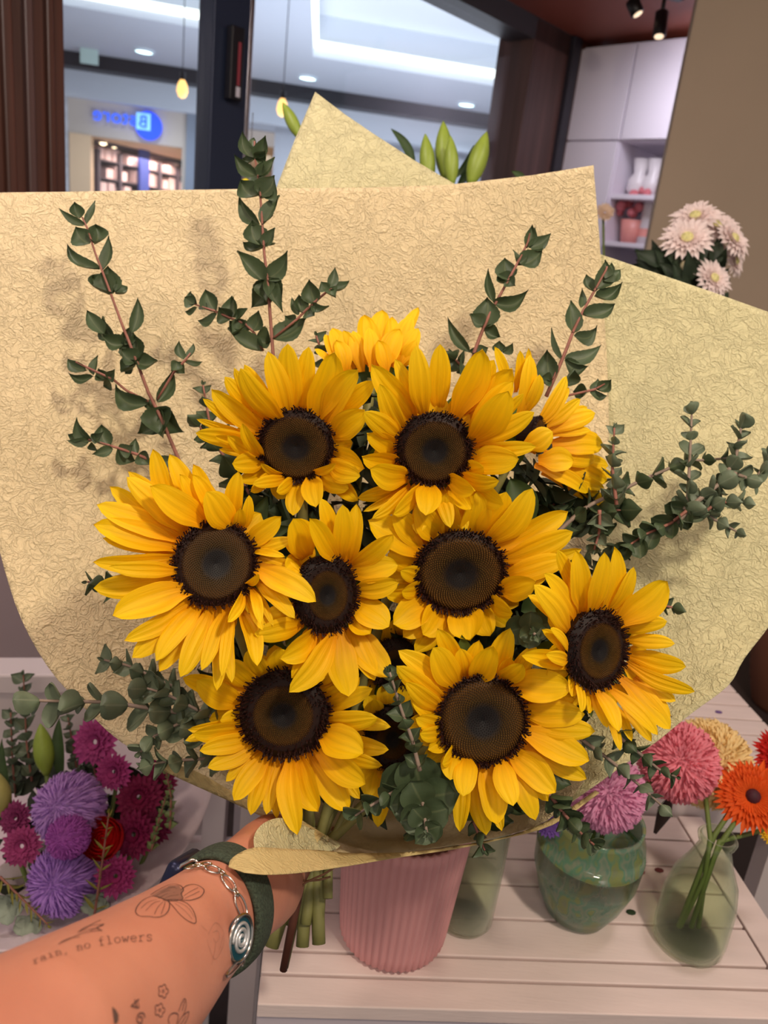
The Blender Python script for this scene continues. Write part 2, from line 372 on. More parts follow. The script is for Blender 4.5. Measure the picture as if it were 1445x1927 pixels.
# window panes
M_GLASS = bpy.data.materials.new('window_glass'); M_GLASS.use_nodes = True
nt = M_GLASS.node_tree; tb = nt.nodes.new('ShaderNodeBsdfTransparent'); gl = nt.nodes.new('ShaderNodeBsdfGlossy'); gl.inputs['Roughness'].default_value = .03
mx = nt.nodes.new('ShaderNodeMixShader'); mx.inputs[0].default_value = .05; tb.inputs[0].default_value = (.96, .97, 1, 1)
nt.links.new(tb.outputs[0], mx.inputs[1]); nt.links.new(gl.outputs[0], mx.inputs[2]); nt.links.new(mx.outputs[0], nt.nodes['Material Output'].inputs[0])
for n, (xa, xb) in enumerate(((118, 402), (476, 985))):
    o = post('window_%d' % (n + 1), xa, xb, 200, M_GLASS, .008, .9, ZC - .07, off=-.03)
# small dark sign plate on the middle post (faces along the mall)
Pa = wp(433, 122); t = thing('window_sign_plate', 'small black plate with red and white marks on the navy window post', 'sign', (Pa.x, Pa.y, Pa.z))
mb = MB(); mb.box(Pa + WN * .02, WD * .020, WN * .012, Z * .085); mb.build('plate', mat('black_plastic', (26, 24, 30), .35), t, smooth=False, bevel=.003)
mb = MB(); mb.box(Pa + WN * .034 - Z * .0 + WD * .004, WD * .004, WN * .001, Z * .05); mb.build('red_mark', mat('red_mark', (150, 60, 70), .5), t, smooth=False)
mb = MB(); mb.box(Pa + WN * .034 - Z * .065 + WD * .004, WD * .006, WN * .001, Z * .012); mb.build('white_mark', mat('white_mark', (210, 205, 215), .5), t, smooth=False)
# small chain on the metal strip
cbk = thing('hanging_chain', 'thin silver ball chain hanging beside the navy window post', 'chain', wp(468, 270))
pa = wp(463, 215) + WN * .03; mb = MB()
for k in range(22): mb.ball(pa - Z * (.007 * k), .0026, 6, 4)
mb.build('chain', mat('silver', (210, 210, 215), .2, metal=1), cbk)
mb = MB(); mb.tube([pa - Z * .154, pa - Z * .17], .002, 6); mb.build('end_piece', MATS['silver'], cbk)

# beige wall on the right, its edge in front of the cabinets
be = ray(1312, 0); BE = CAM + be * (2.25 / be.y); B0 = Vector((BE.x, BE.y, 0))
bd = Vector((1, -.22, 0)).normalized(); bn = Vector((bd.y, -bd.x, 0))
mb = MB(); mb.box(B0 + bd * .9 + Z * ZC / 2 - bn * .06 * 1, bd * .9, bn * .06, Z * (ZC / 2 + .05)); struct(mb.build('wall_right', M_BEIGE, smooth=False, bevel=.004))
# wall behind the cabinets
CW = Vector((-CDIR.x, -CDIR.y, 0))                                            # from the corner to the near right
mb = MB(); mb.box(C0 + CW * 1.5 + WD * .42 + Z * ZC / 2, CW * 1.6, WD * .02, Z * ZC / 2); struct(mb.build('wall_back', mat('white_wall', (214, 208, 214), .7), smooth=False))

# white cabinets with an open niche
def cp(px, py): return on_v(px, py, C0, CW)
def cs(px, py): p = cp(px, py); return (p - C0).dot(CW), p.z
M_CAB = mat('white_cabinet', (232, 226, 236), .35)
s_split = cs(1185, 160)[0]; z_row = cs(1150, 264)[1]; s0 = .02; s_n = cs(1157, 300)[0]; s1 = 1.25
z_a = cs(1180, 364)[1]; z_b = cs(1170, 455)[1]; z_c = cs(1170, 500)[1]
def cbox(mb, sa, sb, za, zb, d0, d1): # d along WD (depth, away)
    mb.box(C0 + CW * (sa + sb) / 2 + WD * (d0 + d1) / 2 + Z * (za + zb) / 2, CW * (sb - sa) / 2, WD * (d1 - d0) / 2, Z * (zb - za) / 2)
cab = thing('wall_cabinet', 'tall white cabinet unit with flat doors above an open niche, beside the brown window frame', 'cabinet', (C0.x, C0.y, 0))
mb = MB(); cbox(mb, s0, s1, z_row, ZC - .02, .02, .38); cbox(mb, s0, s_n, 0, z_row, .02, .38)
cbox(mb, s_n, s1, z_c - .9, z_row, .34, .38); cbox(mb, s1 - .02, s1, 0, z_row, .02, .38); mb.build('carcass', M_CAB, cab, smooth=False)
for (a, b, za, zb) in ((s0, s_split - .003, z_row + .003, ZC - .03), (s_split + .003, s1, z_row + .003, ZC - .03), (s0, s_n - .003, .1, z_row - .003)):
    mb = MB(); cbox(mb, a, b, za, zb, 0, .02); mb.build('door', M_CAB, cab, smooth=False, bevel=.002)
for zz in (z_a, z_b, z_b - .33):
    mb = MB(); cbox(mb, s_n, s1 - .02, zz - .018, zz, .02, .34); mb.build('shelf', M_CAB, cab, smooth=False, bevel=.002)
M_CER = mat('white_ceramic', (226, 220, 222), .3); M_PINKCER = mat('pink_ceramic', (224, 150, 140), .4)
def vase_on(s, z, r, h, m, label, name='ceramic_vase', cat='vase', grp=None, dd=.12):
    b = C0 + CW * s + WD * dd + Z * z; mb = MB()
    mb.lathe(b, [(r * .6, 0), (r, h * .2), (r * .95, h * .45), (r * .55, h * .62), (r * .8, h), (r * .7, h), (r * .45, h * .6), (0.001, h * .55)], 20, closed=True)
    o = mb.build(name, m, anchor=b); tag(o, label, cat, grp); return o
for i, px in enumerate((1170, 1197, 1222)):
    s = cs(px, 355)[0]; vase_on(s, z_a, .042, .14, M_CER, ('white ceramic vase at the left of the upper niche shelf', 'white ceramic vase in the middle of the upper niche shelf', 'white ceramic vase on the upper niche shelf beside the beige wall')[i], grp='white vases in the cabinet niche')
for i, px in enumerate((1178, 1200)):
    s = cs(px, 440)[0]; b = C0 + CW * (s + .02) + WD * .12 + Z * z_b; mb = MB(); mb.lathe(b, [(.03, 0), (.03, .17), (.022, .18), (.001, .18)], 16, closed=True)
    o = mb.build('white_tube', M_CER, anchor=b); tag(o, ('left white cylinder tube with pink band on the lower niche shelf', 'right white cylinder tube with pink band on the lower niche shelf')[i], 'tube', 'white tubes in the cabinet niche')
    mb = MB(); mb.lathe(b, [(.0305, .03), (.0305, .06)], 16); mb.build('band', M_PINKCER, o)
s = cs(1155, 440)[0] + .01; b = C0 + CW * s + WD * .12 + Z * z_b
t = thing('flower_pot', 'peach pot of pink blooms on the lower niche shelf', 'pot', b)
mb = MB(); mb.lathe(b, [(.035, 0), (.05, .09), (.045, .09), (.001, .08)], 18, closed=True); mb.build('pot', M_PINKCER, t)
mb = MB()
for k in range(14):
    q = b + CW * random.uniform(-.06, .06) + WD * random.uniform(-.05, .02) + Z * random.uniform(.11, .2); mb.ball(q, random.uniform(.014, .024), 8, 5)
mb.build('blooms', mat('pink_blooms', (214, 120, 128), .7), t)
s = cs(1185, 490)[0]; b = C0 + CW * s + WD * .14 + Z * (z_b - .33)
mb = MB(); mb.box(b + Z * .11, CW * .08, WD * .06, Z * .11); o = mb.build('gift_box', mat('blue_box', (92, 84, 140), .5, noise_amt=.3, noise_scale=30), anchor=b, smooth=False, bevel=.003); tag(o, 'blue and mauve box on the lowest visible niche shelf', 'box')

# track lights on the brown ceiling
M_BLK = mat('black_metal', (24, 20, 22), .4)
for i, (px, py, tx, ty) in enumerate(((1185, -8, 1200, 26), (1248, 8, 1240, 68))):
    T0 = P(px, py, 2.35); B_ = P(tx, ty, 2.35)
    t = thing('track_light', ('black ceiling spotlight at the top of the photo, left of the other', 'black ceiling spotlight pointing down in front of the white cabinets')[i], 'lamp', B_, 'black ceiling spotlights')
    d = (B_ - T0).normalized(); mb = MB(); mb.tube([T0.lerp(B_, .25), T0.lerp(B_, .28), T0.lerp(B_, .97), B_], [.017, .02, .02, .018], 16); mb.build('lamp_body', M_BLK, t)
    up = Vector((T0.x, T0.y, ZC - .02)); mb = MB(); mb.tube([T0.lerp(B_, .3), up], .006, 8); mb.build('arm', M_BLK, t)
    mb = MB(); mb.tube([B_ + d * .001, B_ + d * .002], [.014, .014], 14); mb.build('bulb', mat('lamp_glow', (255, 230, 200), emit=(255, 226, 190), estr=2.0 if i else 1), t)
tr0 = P(1172, -10, 2.35); tr1 = P(1278, 22, 2.42)
tr0.z = ZC - .012; tr1.z = ZC - .012
mb = MB(); dd = (tr1 - tr0).normalized(); mb.box((tr0 + tr1) / 2, (tr1 - tr0) / 2, dd.cross(Z) * .014, Z * .010); o = mb.build('lighting_track', M_BLK, smooth=False); tag(o, 'short black lighting track fixed under the brown ceiling', 'track')

# ================================================================ the mall beyond the glass
a79 = math.radians(80.5); MD = Vector((math.sin(a79), math.cos(a79), 0)); MN = Vector((MD.y, -MD.x, 0))
M0 = CAM + ray(122, 104) * (9.5 / ray(122, 104).y); M0 = Vector((M0.x, M0.y, 0))
def mp_(px, py, off=0): return on_v(px, py, M0 + MN * off, MD)
ZM = mp_(122, 106).z
def mwall(name, px0, px1, py0, py1, m, off=0, dep=.05, kind=True, parent=None, **kw):   # rectangle on the far mall wall
    A = mp_(px0, py0); B = mp_(px1, py1); sa = (A - M0).dot(MD); sb = (B - M0).dot(MD)
    mb = MB(); mb.box(M0 + MD * (sa + sb) / 2 + MN * (off - dep / 2) + Z * (A.z + B.z) / 2, MD * (sb - sa) / 2, MN * dep / 2, Z * abs(A.z - B.z) / 2)
    o = mb.build(name, m, parent, smooth=False); return struct(o) if kind else o
M_MW = mat('mall_white', (196, 204, 216), .6); M_MC = mat('mall_ceiling_grey', (176, 182, 194), .7)
def zline(px, py): return mp_(px, py).z
def mbox(mb, sa, sb, za, zb, o0, o1):
    mb.box(M0 + MD * (sa + sb) / 2 + MN * (o0 + o1) / 2 + Z * (za + zb) / 2, MD * (sb - sa) / 2, MN * (o1 - o0) / 2, Z * (zb - za) / 2)
def sz(px, py): p = mp_(px, py); return (p - M0).dot(MD), p.z
z1, z2, z3 = zline(250, 127), zline(250, 151), zline(250, 200)
mb = MB(); mbox(mb, -3, 12, z2, ZM, .0, .35); struct(mb.build('trim_12', mat('black_bulkhead', (34, 34, 40), .5), smooth=False))
mb = MB(); mbox(mb, -3, 12, z3, z2, -.1, .12); struct(mb.build('wall_mall_fascia', M_MW, smooth=False))
# mall ceiling with recessed coves
def cz(px, py): p = on_z(px, py, ZM); return (p.x, p.y)
h1 = [cz(589, 106), cz(1180, 203), cz(858, 0), cz(820, -60), cz(583, -30)]
h2 = [cz(60, -2), cz(402, 58), cz(405, -50), cz(60, -90)]
outer = [(M0 + MD * -4), (M0 + MD * 12), (M0 + MD * 12 + MN * 8), (M0 + MD * -4 + MN * 8)]
outer = [(p.x, p.y) for p in outer]
loops = [[Vector((x, y, 0)) for x, y in L_] for L_ in (outer, h1, h2)]
tri = tessellate_polygon(loops); flat = [v for L_ in loops for v in L_]
mb = MB(); mb.add([Vector((v.x, v.y, ZM)) for v in flat], tri); struct(mb.build('ceiling_mall', M_MC, smooth=False))
M_LED = mat('cove_led_strip', (255, 255, 245), emit=(250, 255, 240), estr=1.35)
for hi, h in enumerate((h1, h2)):
    n = len(h); mb = MB(); vs = [Vector((x, y, ZM)) for x, y in h] + [Vector((x, y, ZM + .35)) for x, y in h]
    mb.add(vs, [(i, (i + 1) % n, n + (i + 1) % n, n + i) for i in range(n)] + [tuple(range(n, 2 * n))])
    struct(mb.build('ceiling_recess_%d' % (hi + 1), mat('recess_white', (208, 214, 224), .7), smooth=False))
    cen = sum((Vector((x, y, 0)) for x, y in h), Vector()) / n
    mb = MB(); pts = [Vector((x, y, ZM + .10)).lerp(Vector((cen.x, cen.y, ZM + .10)), .015) for x, y in h]; pts.append(pts[0])
    for i in range(n): mb.tube([pts[i], pts[i + 1]], .035, 6)
    o = mb.build('cove_light', M_LED); tag(o, ('glowing cove light strip around the big mall ceiling recess right of the navy post', 'glowing cove light strip in the mall ceiling left of the navy post')[hi], 'light', 'cove light strips')
for i, (px, py, nm) in enumerate(((271, 97, 'left of the navy window post'), (579, 147, 'between the navy post and the paper peak'), (726, 60, 'inside the big ceiling recess'), (878, 197, 'above the lily buds on the right'), (974, 102, 'against the brown window frame'))):
    r_ = .34 if i in (2, 4) else 0; p = on_z(px, py, ZM + r_ - .012)
    t = thing('mall_downlight', 'round white mall ceiling downlight ' + nm, 'downlight', p, 'mall ceiling downlights')
    mb = MB(); mb.lathe(p - Z * .004, [(.001, 0), (.085, 0)], 24); mb.build('diffuser', mat('downlight_glow', (255, 255, 255), emit=(214, 255, 246), estr=3.5), t)
    sl = bpy.data.lights.new('mall_spot', 'SPOT'); sl.energy = 45; sl.spot_size = 2.4; sl.spot_blend = .6; sl.color = (.88, .96, 1); sl.shadow_soft_size = .06; so = bpy.data.objects.new('mall_spot', sl); COL.objects.link(so); so.location = p - Z * .03
    mb = MB(); mb.lathe(p, [(.085, -.01), (.105, -.01), (.11, .01)], 24); mb.build('rim', M_MW, t)
# small speaker and sign on that ceiling
p = on_z(168, 92, ZM) ; mb = MB(); mb.box(p - Z * .07, MD * .09, MN * .01, Z * .07); o = mb.build('hanging_exit_sign', mat('sign_green_white', (190, 214, 208), .5), smooth=False); tag(o, 'small pale hanging sign under the mall ceiling by the dark left post', 'sign')

# shopfront with the lit blue sign
M_FRONT = mat('shopfront_beige', (196, 186, 176), .6)
sL = sz(128, 250)[0]; sO0 = sz(150, 260)[0]; sO1 = sz(342, 300)[0]; sR = sz(352, 240)[0]; zT = zline(250, 262); z0_ = 0
zT = sz(150, 252)[1]
shop = thing('shopfront', 'beige shopfront across the mall with display shelves and warm ceiling spots', 'shopfront', (M0.x, M0.y, 0))
mb = MB(); mbox(mb, sL, sR, zT, z3, -.1, 0); mbox(mb, sL, sO0 - .1, 0, zT, -.1, 0); mbox(mb, sO1, sR, 0, zT, -.1, 0); mb.build('fascia', M_FRONT, shop, smooth=False)
mb = MB(); mbox(mb, sO0 - .11, sO0 + .12, 0, zT, -.14, .02); mb.build('door_frame', mat('pale_timber', (226, 196, 160), .5), shop, smooth=False)
DI = 3.0
mb = MB(); mbox(mb, sO0, sO1 + 1.5, 0, .02, -DI, -.1); mbox(mb, sO0, sO1 + 1.5, zT + .0, zT + .05, -DI, -.1); mb.build('interior', mat('warm_interior', (226, 196, 160), .7), shop, smooth=False)
mb = MB(); mbox(mb, sO0, sO1 + 1.5, 0, zT, -DI - .05, -DI); mbox(mb, sO0 - .08, sO0, 0, zT, -DI, -.14)
mb.build('back_wall', mat('mauve_backwall', (176, 150, 150), .7), shop, smooth=False)
RA = M0 + MD * (sO0 + .12) - MN * .35; RB = M0 + MD * (sO1 + .55) - MN * 2.7; RDv = (RB - RA).normalized(); RNv = Vector((RDv.y, -RDv.x, 0)); RL = (RB - RA).length
def rbox(mb, sa, sb, za, zb, o0, o1): mb.box(RA + RDv * (sa + sb) / 2 + RNv * (o0 + o1) / 2 + Z * (za + zb) / 2, RDv * (sb - sa) / 2, RNv * (o1 - o0) / 2, Z * (zb - za) / 2)
mb = MB()
for k in range(12): rbox(mb, 0, RL, .2 + k * .2, .215 + k * .2, -.3, .02)
for k in range(9): rbox(mb, RL * k / 8 - .02, RL * k / 8 + .02, 0, zT - .1, -.3, .03)
mb.build('display_shelves', mat('shelf_dark', (84, 74, 84), .6), shop, smooth=False)
mb = MB(); rbox(mb, 0, RL, 0, zT, -.34, -.3); mb.build('rack_back', MATS['mauve_backwall'], shop, smooth=False)
mb = MB()
for r_ in range(12):
    s = .04
    while s < RL - .1:
        ww = random.uniform(.09, .16)
        if random.random() < .92: rbox(mb, s, s + ww * .8, .215 + r_ * .2, .215 + r_ * .2 + random.uniform(.11, .16), -.28, -.02)
        s += ww
o = mb.build('products', mat('pale_products', (232, 200, 196), .6, noise_amt=.35, noise_scale=3), shop, smooth=False); o['kind'] = 'stuff'
mb = MB(); a, zz = sz(196, 300); rbox(mb, RL * .22, RL * .22 + .16, 0, zT, .05, .09); mb.build('blue_banner', mat('blue_banner', (58, 74, 150), .5), shop, smooth=False)
for k, (px, py) in enumerate(((194, 264), (215, 270), (237, 280), (255, 287), (272, 295), (287, 301), (300, 308), (307, 291), (288, 275))):
    p = mp_(px, py, -.5 - 1.9 * (px - 194) / 113); r_ = .055 if k < 8 else .09
    mb = MB(); mb.ball(p, r_, 10, 7); mb.build('ceiling_spot', mat('warm_spot', (255, 235, 200), emit=(255, 226, 178), estr=5), shop)
pl = bpy.data.lights.new('shopfront_interior_light', 'AREA'); pl.energy = 38; pl.size = 1.2; pl.color = (1, .80, .66)
po = bpy.data.objects.new('shopfront_interior_light', pl); COL.objects.link(po); po.location = M0 + MD * (sO1 - .1) - MN * .8 + Z * (zT - .1)
# white brick strip on the left edge
mb = MB(); mbox(mb, sz(120, 250)[0] - 1, sL, 0, z3, -.1, .02); struct(mb.build('wall_mall_tiles', mat('pale_tile', (196, 200, 208), .5, noise_amt=.25, noise_scale=14), smooth=False))
# lit sign: mirrored lettering with round emblem
def text_mesh(s):
    cu = bpy.data.curves.new('t', 'FONT'); cu.body = s; cu.extrude = .02; cu.size = 1
    ob = bpy.data.objects.new('t', cu); COL.objects.link(ob); dg = bpy.context.evaluated_depsgraph_get()
    me = bpy.data.meshes.new_from_object(ob.evaluated_get(dg)); bpy.data.objects.remove(ob)
    vs = [v.co.copy() for v in me.vertices]; fs = [tuple(p.vertices) for p in me.polygons]; bpy.data.meshes.remove(me); return vs, fs
sc_, zc_ = sz(281, 238)
sgn = thing('shop_sign', 'lit blue mirrored sign with round emblem on the beige shopfront', 'sign', M0 + MD * sc_ + MN * .05 + Z * zc_)
def flat_disc(mb, s, z, r, o0, o1):
    n = 40; vs = []
    for o_ in (o0, o1):
        for k in range(n): t = 2 * math.pi * k / n; vs.append(M0 + MD * (s + r * math.cos(t)) + MN * o_ + Z * (z + r * math.sin(t)))
    mb.add(vs, [tuple(range(n)), tuple(range(2 * n - 1, n - 1, -1))] + [(i, n + i, n + (i + 1) % n, (i + 1) % n) for i in range(n)])
ppm = abs(sz(381, 238)[0] - sz(281, 238)[0]) / 100
mb = MB(); flat_disc(mb, sc_, zc_, 25 * ppm, .02, .07); mb.build('round_emblem', mat('sign_blue', (20, 70, 225), emit=(14, 66, 235), estr=.9), sgn, smooth=False)
mb = MB(); mbox(mb, sc_ - 22 * ppm, sc_ + 4 * ppm, zc_ - 9 * ppm, zc_ + 20 * ppm, .07, .09); mb.build('emblem_square', mat('sign_pale_blue', (130, 190, 250), emit=(120, 186, 252), estr=.9), sgn, smooth=False)
def sign_text(s, sx, zz, size, m, nm, off, wscale=1.0):
    vs, fs = text_mesh(s); wd = max(v.x for v in vs); mb = MB()
    mb.add([M0 + MD * (sx - v.x * size * wscale) + MN * (off + v.z * .5) + Z * (zz + v.y * size) for v in vs], [f[::-1] for f in fs]); mb.build(nm, m, sgn, smooth=False)
sign_text('B', sc_ + 0 * ppm, zc_ - 5 * ppm, 30 * ppm, MATS['sign_blue'], 'letter_b', .10)
sign_text('store', sc_ - 22 * ppm, zc_ - 3 * ppm, 36 * ppm, mat('sign_letter_blue', (30, 90, 235), emit=(34, 92, 240), estr=.9), 'lettering', .06, 1.05)
# neighbouring shopfront on the right of it
nb = thing('neighbouring_shopfront', 'narrow warm lit shop window beside the navy window post', 'shopfront', M0 + MD * sR)
mb = MB(); mbox(mb, sR, sR + .18, 0, z3, -.1, .06); mb.build('pillar', mat('blue_grey_pillar', (120, 132, 150), .5), nb, smooth=False)
mb = MB(); mbox(mb, sR + .18, sR + .36, 0, zline(370, 228), -.1, .0); mb.build('door_frame', MATS['pale_timber'], nb, smooth=False)
mb = MB(); mbox(mb, sR + .18, 5.5, zline(370, 228), z3, -.1, 0); mbox(mb, sR + 1.0, 5.5, 0, z3, -.1, 0); mb.build('fascia', mat('grey_fascia', (160, 164, 174), .6), nb, smooth=False)
mb = MB(); mbox(mb, sR + .2, sR + 1.2, 0, zT + .3, -1.6, -1.5); mb.build('back_wall', MATS['warm_interior'], nb, smooth=False)
mb = MB(); mbox(mb, sR + .36, sR + .9, 0, zline(380, 300), -1.4, -1.2); mb.build('green_display', mat('green_display', (96, 116, 84), .7, noise_amt=.4, noise_scale=8), nb, smooth=False)
p = mp_(378, 256, -.8); mb = MB(); mb.ball(p, .07, 10, 7); mb.build('spot', MATS['warm_spot'], nb)
mb = MB(); mbox(mb, 5.5, 12, 0, z3, -.1, 0); struct(mb.build('wall_mall_far', M_MW, smooth=False))
mb = MB(); mb.box(Vector((1.5, 9, -.06)), R0 * 8, Vector((0, 6, 0)), Z * .05); struct(mb.build('floor_mall', mat('mall_floor', (190, 186, 186), .4), smooth=False))
# pendant bulbs
for i, (px, py) in enumerate(((343, 168), (531, 203))):
    p = P(px, py, 4.6); t = thing('pendant_bulb', ('warm pendant bulb left of the navy window post', 'warm pendant bulb beside the left lily bud')[i], 'pendant lamp', p, 'pendant bulbs in the mall')
    mb = MB(); mb.lathe(p - Z * .05, [(.001, 0), (.022, .01), (.034, .04), (.028, .075), (.014, .1)], 16); mb.build('bulb', mat('bulb_amber', (255, 210, 130), emit=(255, 196, 110), estr=1.6), t)
    mb = MB(); mb.lathe(p + Z * .05, [(.016, 0), (.016, .04), (.003, .045)], 12); mb.build('socket', M_BLK, t)
    mb = MB(); mb.tube([p + Z * .09, Vector((p.x, p.y, ZM))], .003, 6); mb.build('cord', M_BLK, t)

# ================================================================ display table
ZT = .80
TD = Vector((math.cos(math.radians(5.5)), math.sin(math.radians(5.5)), 0)); TN = Vector((-TD.y, TD.x, 0))
FLc = on_z(484, 1893, ZT); FRc = FLc + TD * .78
def ts(px, py, z=ZT): p = on_z(px, py, z) - FLc; return p.dot(TD), p.dot(TN)
def tbox(mb, sa, sb, ta, tb, za, zb):
    mb.box(FLc + TD * (sa + sb) / 2 + TN * (ta + tb) / 2 + Z * ((za + zb) / 2 - ZT), TD * (sb - sa) / 2, TN * (tb - ta) / 2, Z * (zb - za) / 2)
tl = [ts(1250, y)[1] for y in (1814, 1741, 1678, 1629)]
sE = ts(1425, 1700)[0]
edges = [0, .033] + tl + [tl[-1] + .045, tl[-1] + .09]
tbl = thing('slatted_table', 'low whitewashed slatted table holding the vases in front', 'table', Vector((FLc.x, FLc.y, 0)))
for i in range(len(edges) - 1):
    mb = MB(); tbox(mb, .0 if i else 0, sE - .035, edges[i] + .0016, edges[i + 1] - .0016, ZT - .016, ZT); mb.build('slat', M_SLAT, tbl, smooth=False, bevel=.0012)
mb = MB(); tbox(mb, sE - .033, sE, 0.0, edges[-1], ZT - .016, ZT + .001); mb.build('end_board', M_SLAT, tbl, smooth=False, bevel=.0012)
mb = MB(); tbox(mb, .0, sE, .004, .02, ZT - .12, ZT - .017); mb.build('front_rail', mat('lilac_grey_paint', (206, 196, 206), .5), tbl, smooth=False, bevel=.002)
mb = MB(); tbox(mb, .0, .016, .02, edges[-1], ZT - .08, ZT - .017); mb.build('side_rail', M_WHITE, tbl, smooth=False)
for (s_, t_) in ((.02, .03), (sE - .02, .03), (.02, edges[-1] - .03), (sE - .02, edges[-1] - .03)):
    mb = MB(); tbox(mb, s_ - .018, s_ + .018, t_ - .018, t_ + .018, 0, ZT - .017); mb.build('leg', M_WHITE, tbl, smooth=False)
# raised crate shelf behind
up_t0 = edges[-1] + .004; ZU = ZT + .05
crt = thing('slatted_crate', 'raised white slatted crate shelf behind the front table', 'crate', Vector((FLc.x, FLc.y, 0)) + TN * up_t0)
u0 = ts(1000, 1568, ZU)[1]; uE = ts(1412, 1330, ZU)[0] ; uB = ts(1360, 1278, ZU)[1]
up_t0 = max(u0, up_t0)
nsl = 7; stp = (uB - up_t0) / nsl
for i in range(nsl):
    mb = MB(); tbox(mb, -.05, uE, up_t0 + i * stp + .002, up_t0 + (i + 1) * stp - .002, ZU - .016, ZU); mb.build('slat', M_SLAT, crt, smooth=False, bevel=.0012)
mb = MB(); tbox(mb, -.05, uE, up_t0 + .001, up_t0 + .016, ZU - .075, ZU - .017); mb.build('front_rail', M_WHITE, crt, smooth=False)
for (s_, t_) in ((-.03, up_t0 + .03), (uE - .02, up_t0 + .03), (-.03, uB - .03), (uE - .02, uB - .03)):
    mb = MB(); tbox(mb, s_ - .018, s_ + .018, t_ - .012, t_ + .018, 0, ZU - .017); mb.build('leg', M_WHITE, crt, smooth=False)
# petal scraps on the table
for i, (px, py, c) in enumerate(((1187, 1718, (40, 60, 34)), (1240, 1639, (120, 60, 60)), (1205, 1642, (150, 90, 90)), (1352, 1341, (110, 80, 140)))):
    p = on_z(px, py, ZT if py > 1600 else ZU) + Z * .0012; mb = MB(); mb.ball(p, 1, 8, 5, sx=(TD * .006, TN * .004, Z * .0012))
    o = mb.build('plant_scrap', mat('scrap_%s' % ['green', 'brown', 'pinkish', 'mauve'][i], c, .8)); tag(o, ('tiny dark green leaf scrap lying between the two glass vases', 'small brown petal scrap on the slats left of the glass bottle', 'faded pinkish petal scrap on the slats right of the green vase', 'mauve petal scrap on the rear crate shelf near the cream bloom')[i], 'scrap')

# brown ribbed pot behind on the right
b = on_z(1478, 1330, .55); t = thing('ribbed_pot', 'dark brown ribbed pot at the right edge behind the crate shelf', 'pot', Vector((b.x, b.y, b.z)))
mb = MB(); pr = [(.07, 0)] + [(.075 + .035 * math.sin(k / 20 * math.pi * .7) + .0015 * (k % 2), k * .0125) for k in range(21)] + [(.09, .25), (.085, .2)]
mb.lathe(b, pr, 40, closed=True); mb.build('pot', mat('brown_wicker', (118, 74, 54), .6), t)
mb = MB(); mb.lathe(b, [(.0, .225), (.088, .225)], 30); mb.build('soil', mat('soil', (40, 30, 26), .9), t)
mb = MB(); mb.box(b - Z * .3 - Z * .001 + TN * .1, TD * .3, TN * .3, Z * .3); o = mb.build('dark_stand', mat('dark_stand', (62, 50, 48), .7), smooth=False); tag(o, 'dark brown stand at the right edge under the ribbed pot', 'stand')

# white bench on the left behind the purple bouquet
wb = thing('white_bench', 'broad white bench behind the purple bouquet at the left edge', 'bench', Vector((-.9, 1.2, 0)))
zb = .86; e0 = on_z(-40, 1236, zb); e1 = on_z(300, 1236, zb); e1 = e0 + (e1 - e0) * 1.4; e0 = e0 - (e1 - e0) * .8
bd_ = (e1 - e0).normalized(); bq = Vector((bd_.y, -bd_.x, 0))
mb = MB(); mb.box((e0 + e1) / 2 + bq * .025 - Z * .015, (e1 - e0) / 2, bq * .025, Z * .015); mb.build('bench_top', M_WHITE, wb, smooth=False, bevel=.003)
mb = MB(); mb.box((e0 + e1) / 2 + bq * .03 - Z * .24, (e1 - e0) / 2, bq * .012, Z * .21); mb.build('front_panel', M_WHITE, wb, smooth=False)
for k in (.03, .97):
    mb = MB(); mb.box(e0.lerp(e1, k) + bq * .012 - Z * (zb / 2 + .015), bd_ * .02, bq * .01, Z * (zb / 2 - .015)); mb.build('leg', M_WHITE, wb, smooth=False)
# white crate whose uprights show behind the wrist
cr = thing('upright_crate', 'white crate frame standing upright behind the wrist and hand', 'crate', P(430, 1700, 1.15))
for (xa, ya, xb, yb, w_) in ((412, 1440, 398, 1640, .016), (455, 1470, 446, 1640, .007), (330, 1600, 480, 1606, .018), (480, 1440, 474, 1620, .010)):
    A_ = P(xa, ya, 1.12); B_ = P(xb, yb, 1.12); mb = MB(); dv = (B_ - A_).normalized(); sd = dv.cross(FWD).normalized()
    mb.box((A_ + B_) / 2, (B_ - A_) / 2, sd * w_, FWD * .012); mb.build('upright' if abs(xa - xb) < 60 else 'cross_bar', M_WHITE if w_ > .012 else mat('grey_paint', (176, 166, 172), .5), cr, smooth=False, bevel=.001)
for k in range(1): pass

# ================================================================ vases
gm = thin_glass('clear_glass', (212, 214, 200))
# pink fluted vase
b = on_z(737, 1752, ZT); r_ = 0.0545; h = z_at(b, 1592) + .043
pv = thing('fluted_vase', 'tall pink vertically fluted vase under the bouquet', 'vase', b)
pr = [(r_ * .86, 0), (r_ * .97, .006), (r_, .02)] + [(r_ * (1 + .17 * k / 10), .02 + (h - .02) * k / 10) for k in range(1, 11)] + [(r_ * 1.1, h), (r_ * .9, .03), (.001, .02)]
mb = MB(); mb.lathe(b, pr, 288, rib=.0022, ribn=48, closed=True); mb.build('body', mat('pink_ceramic_matte', (218, 156, 156), .55), pv)
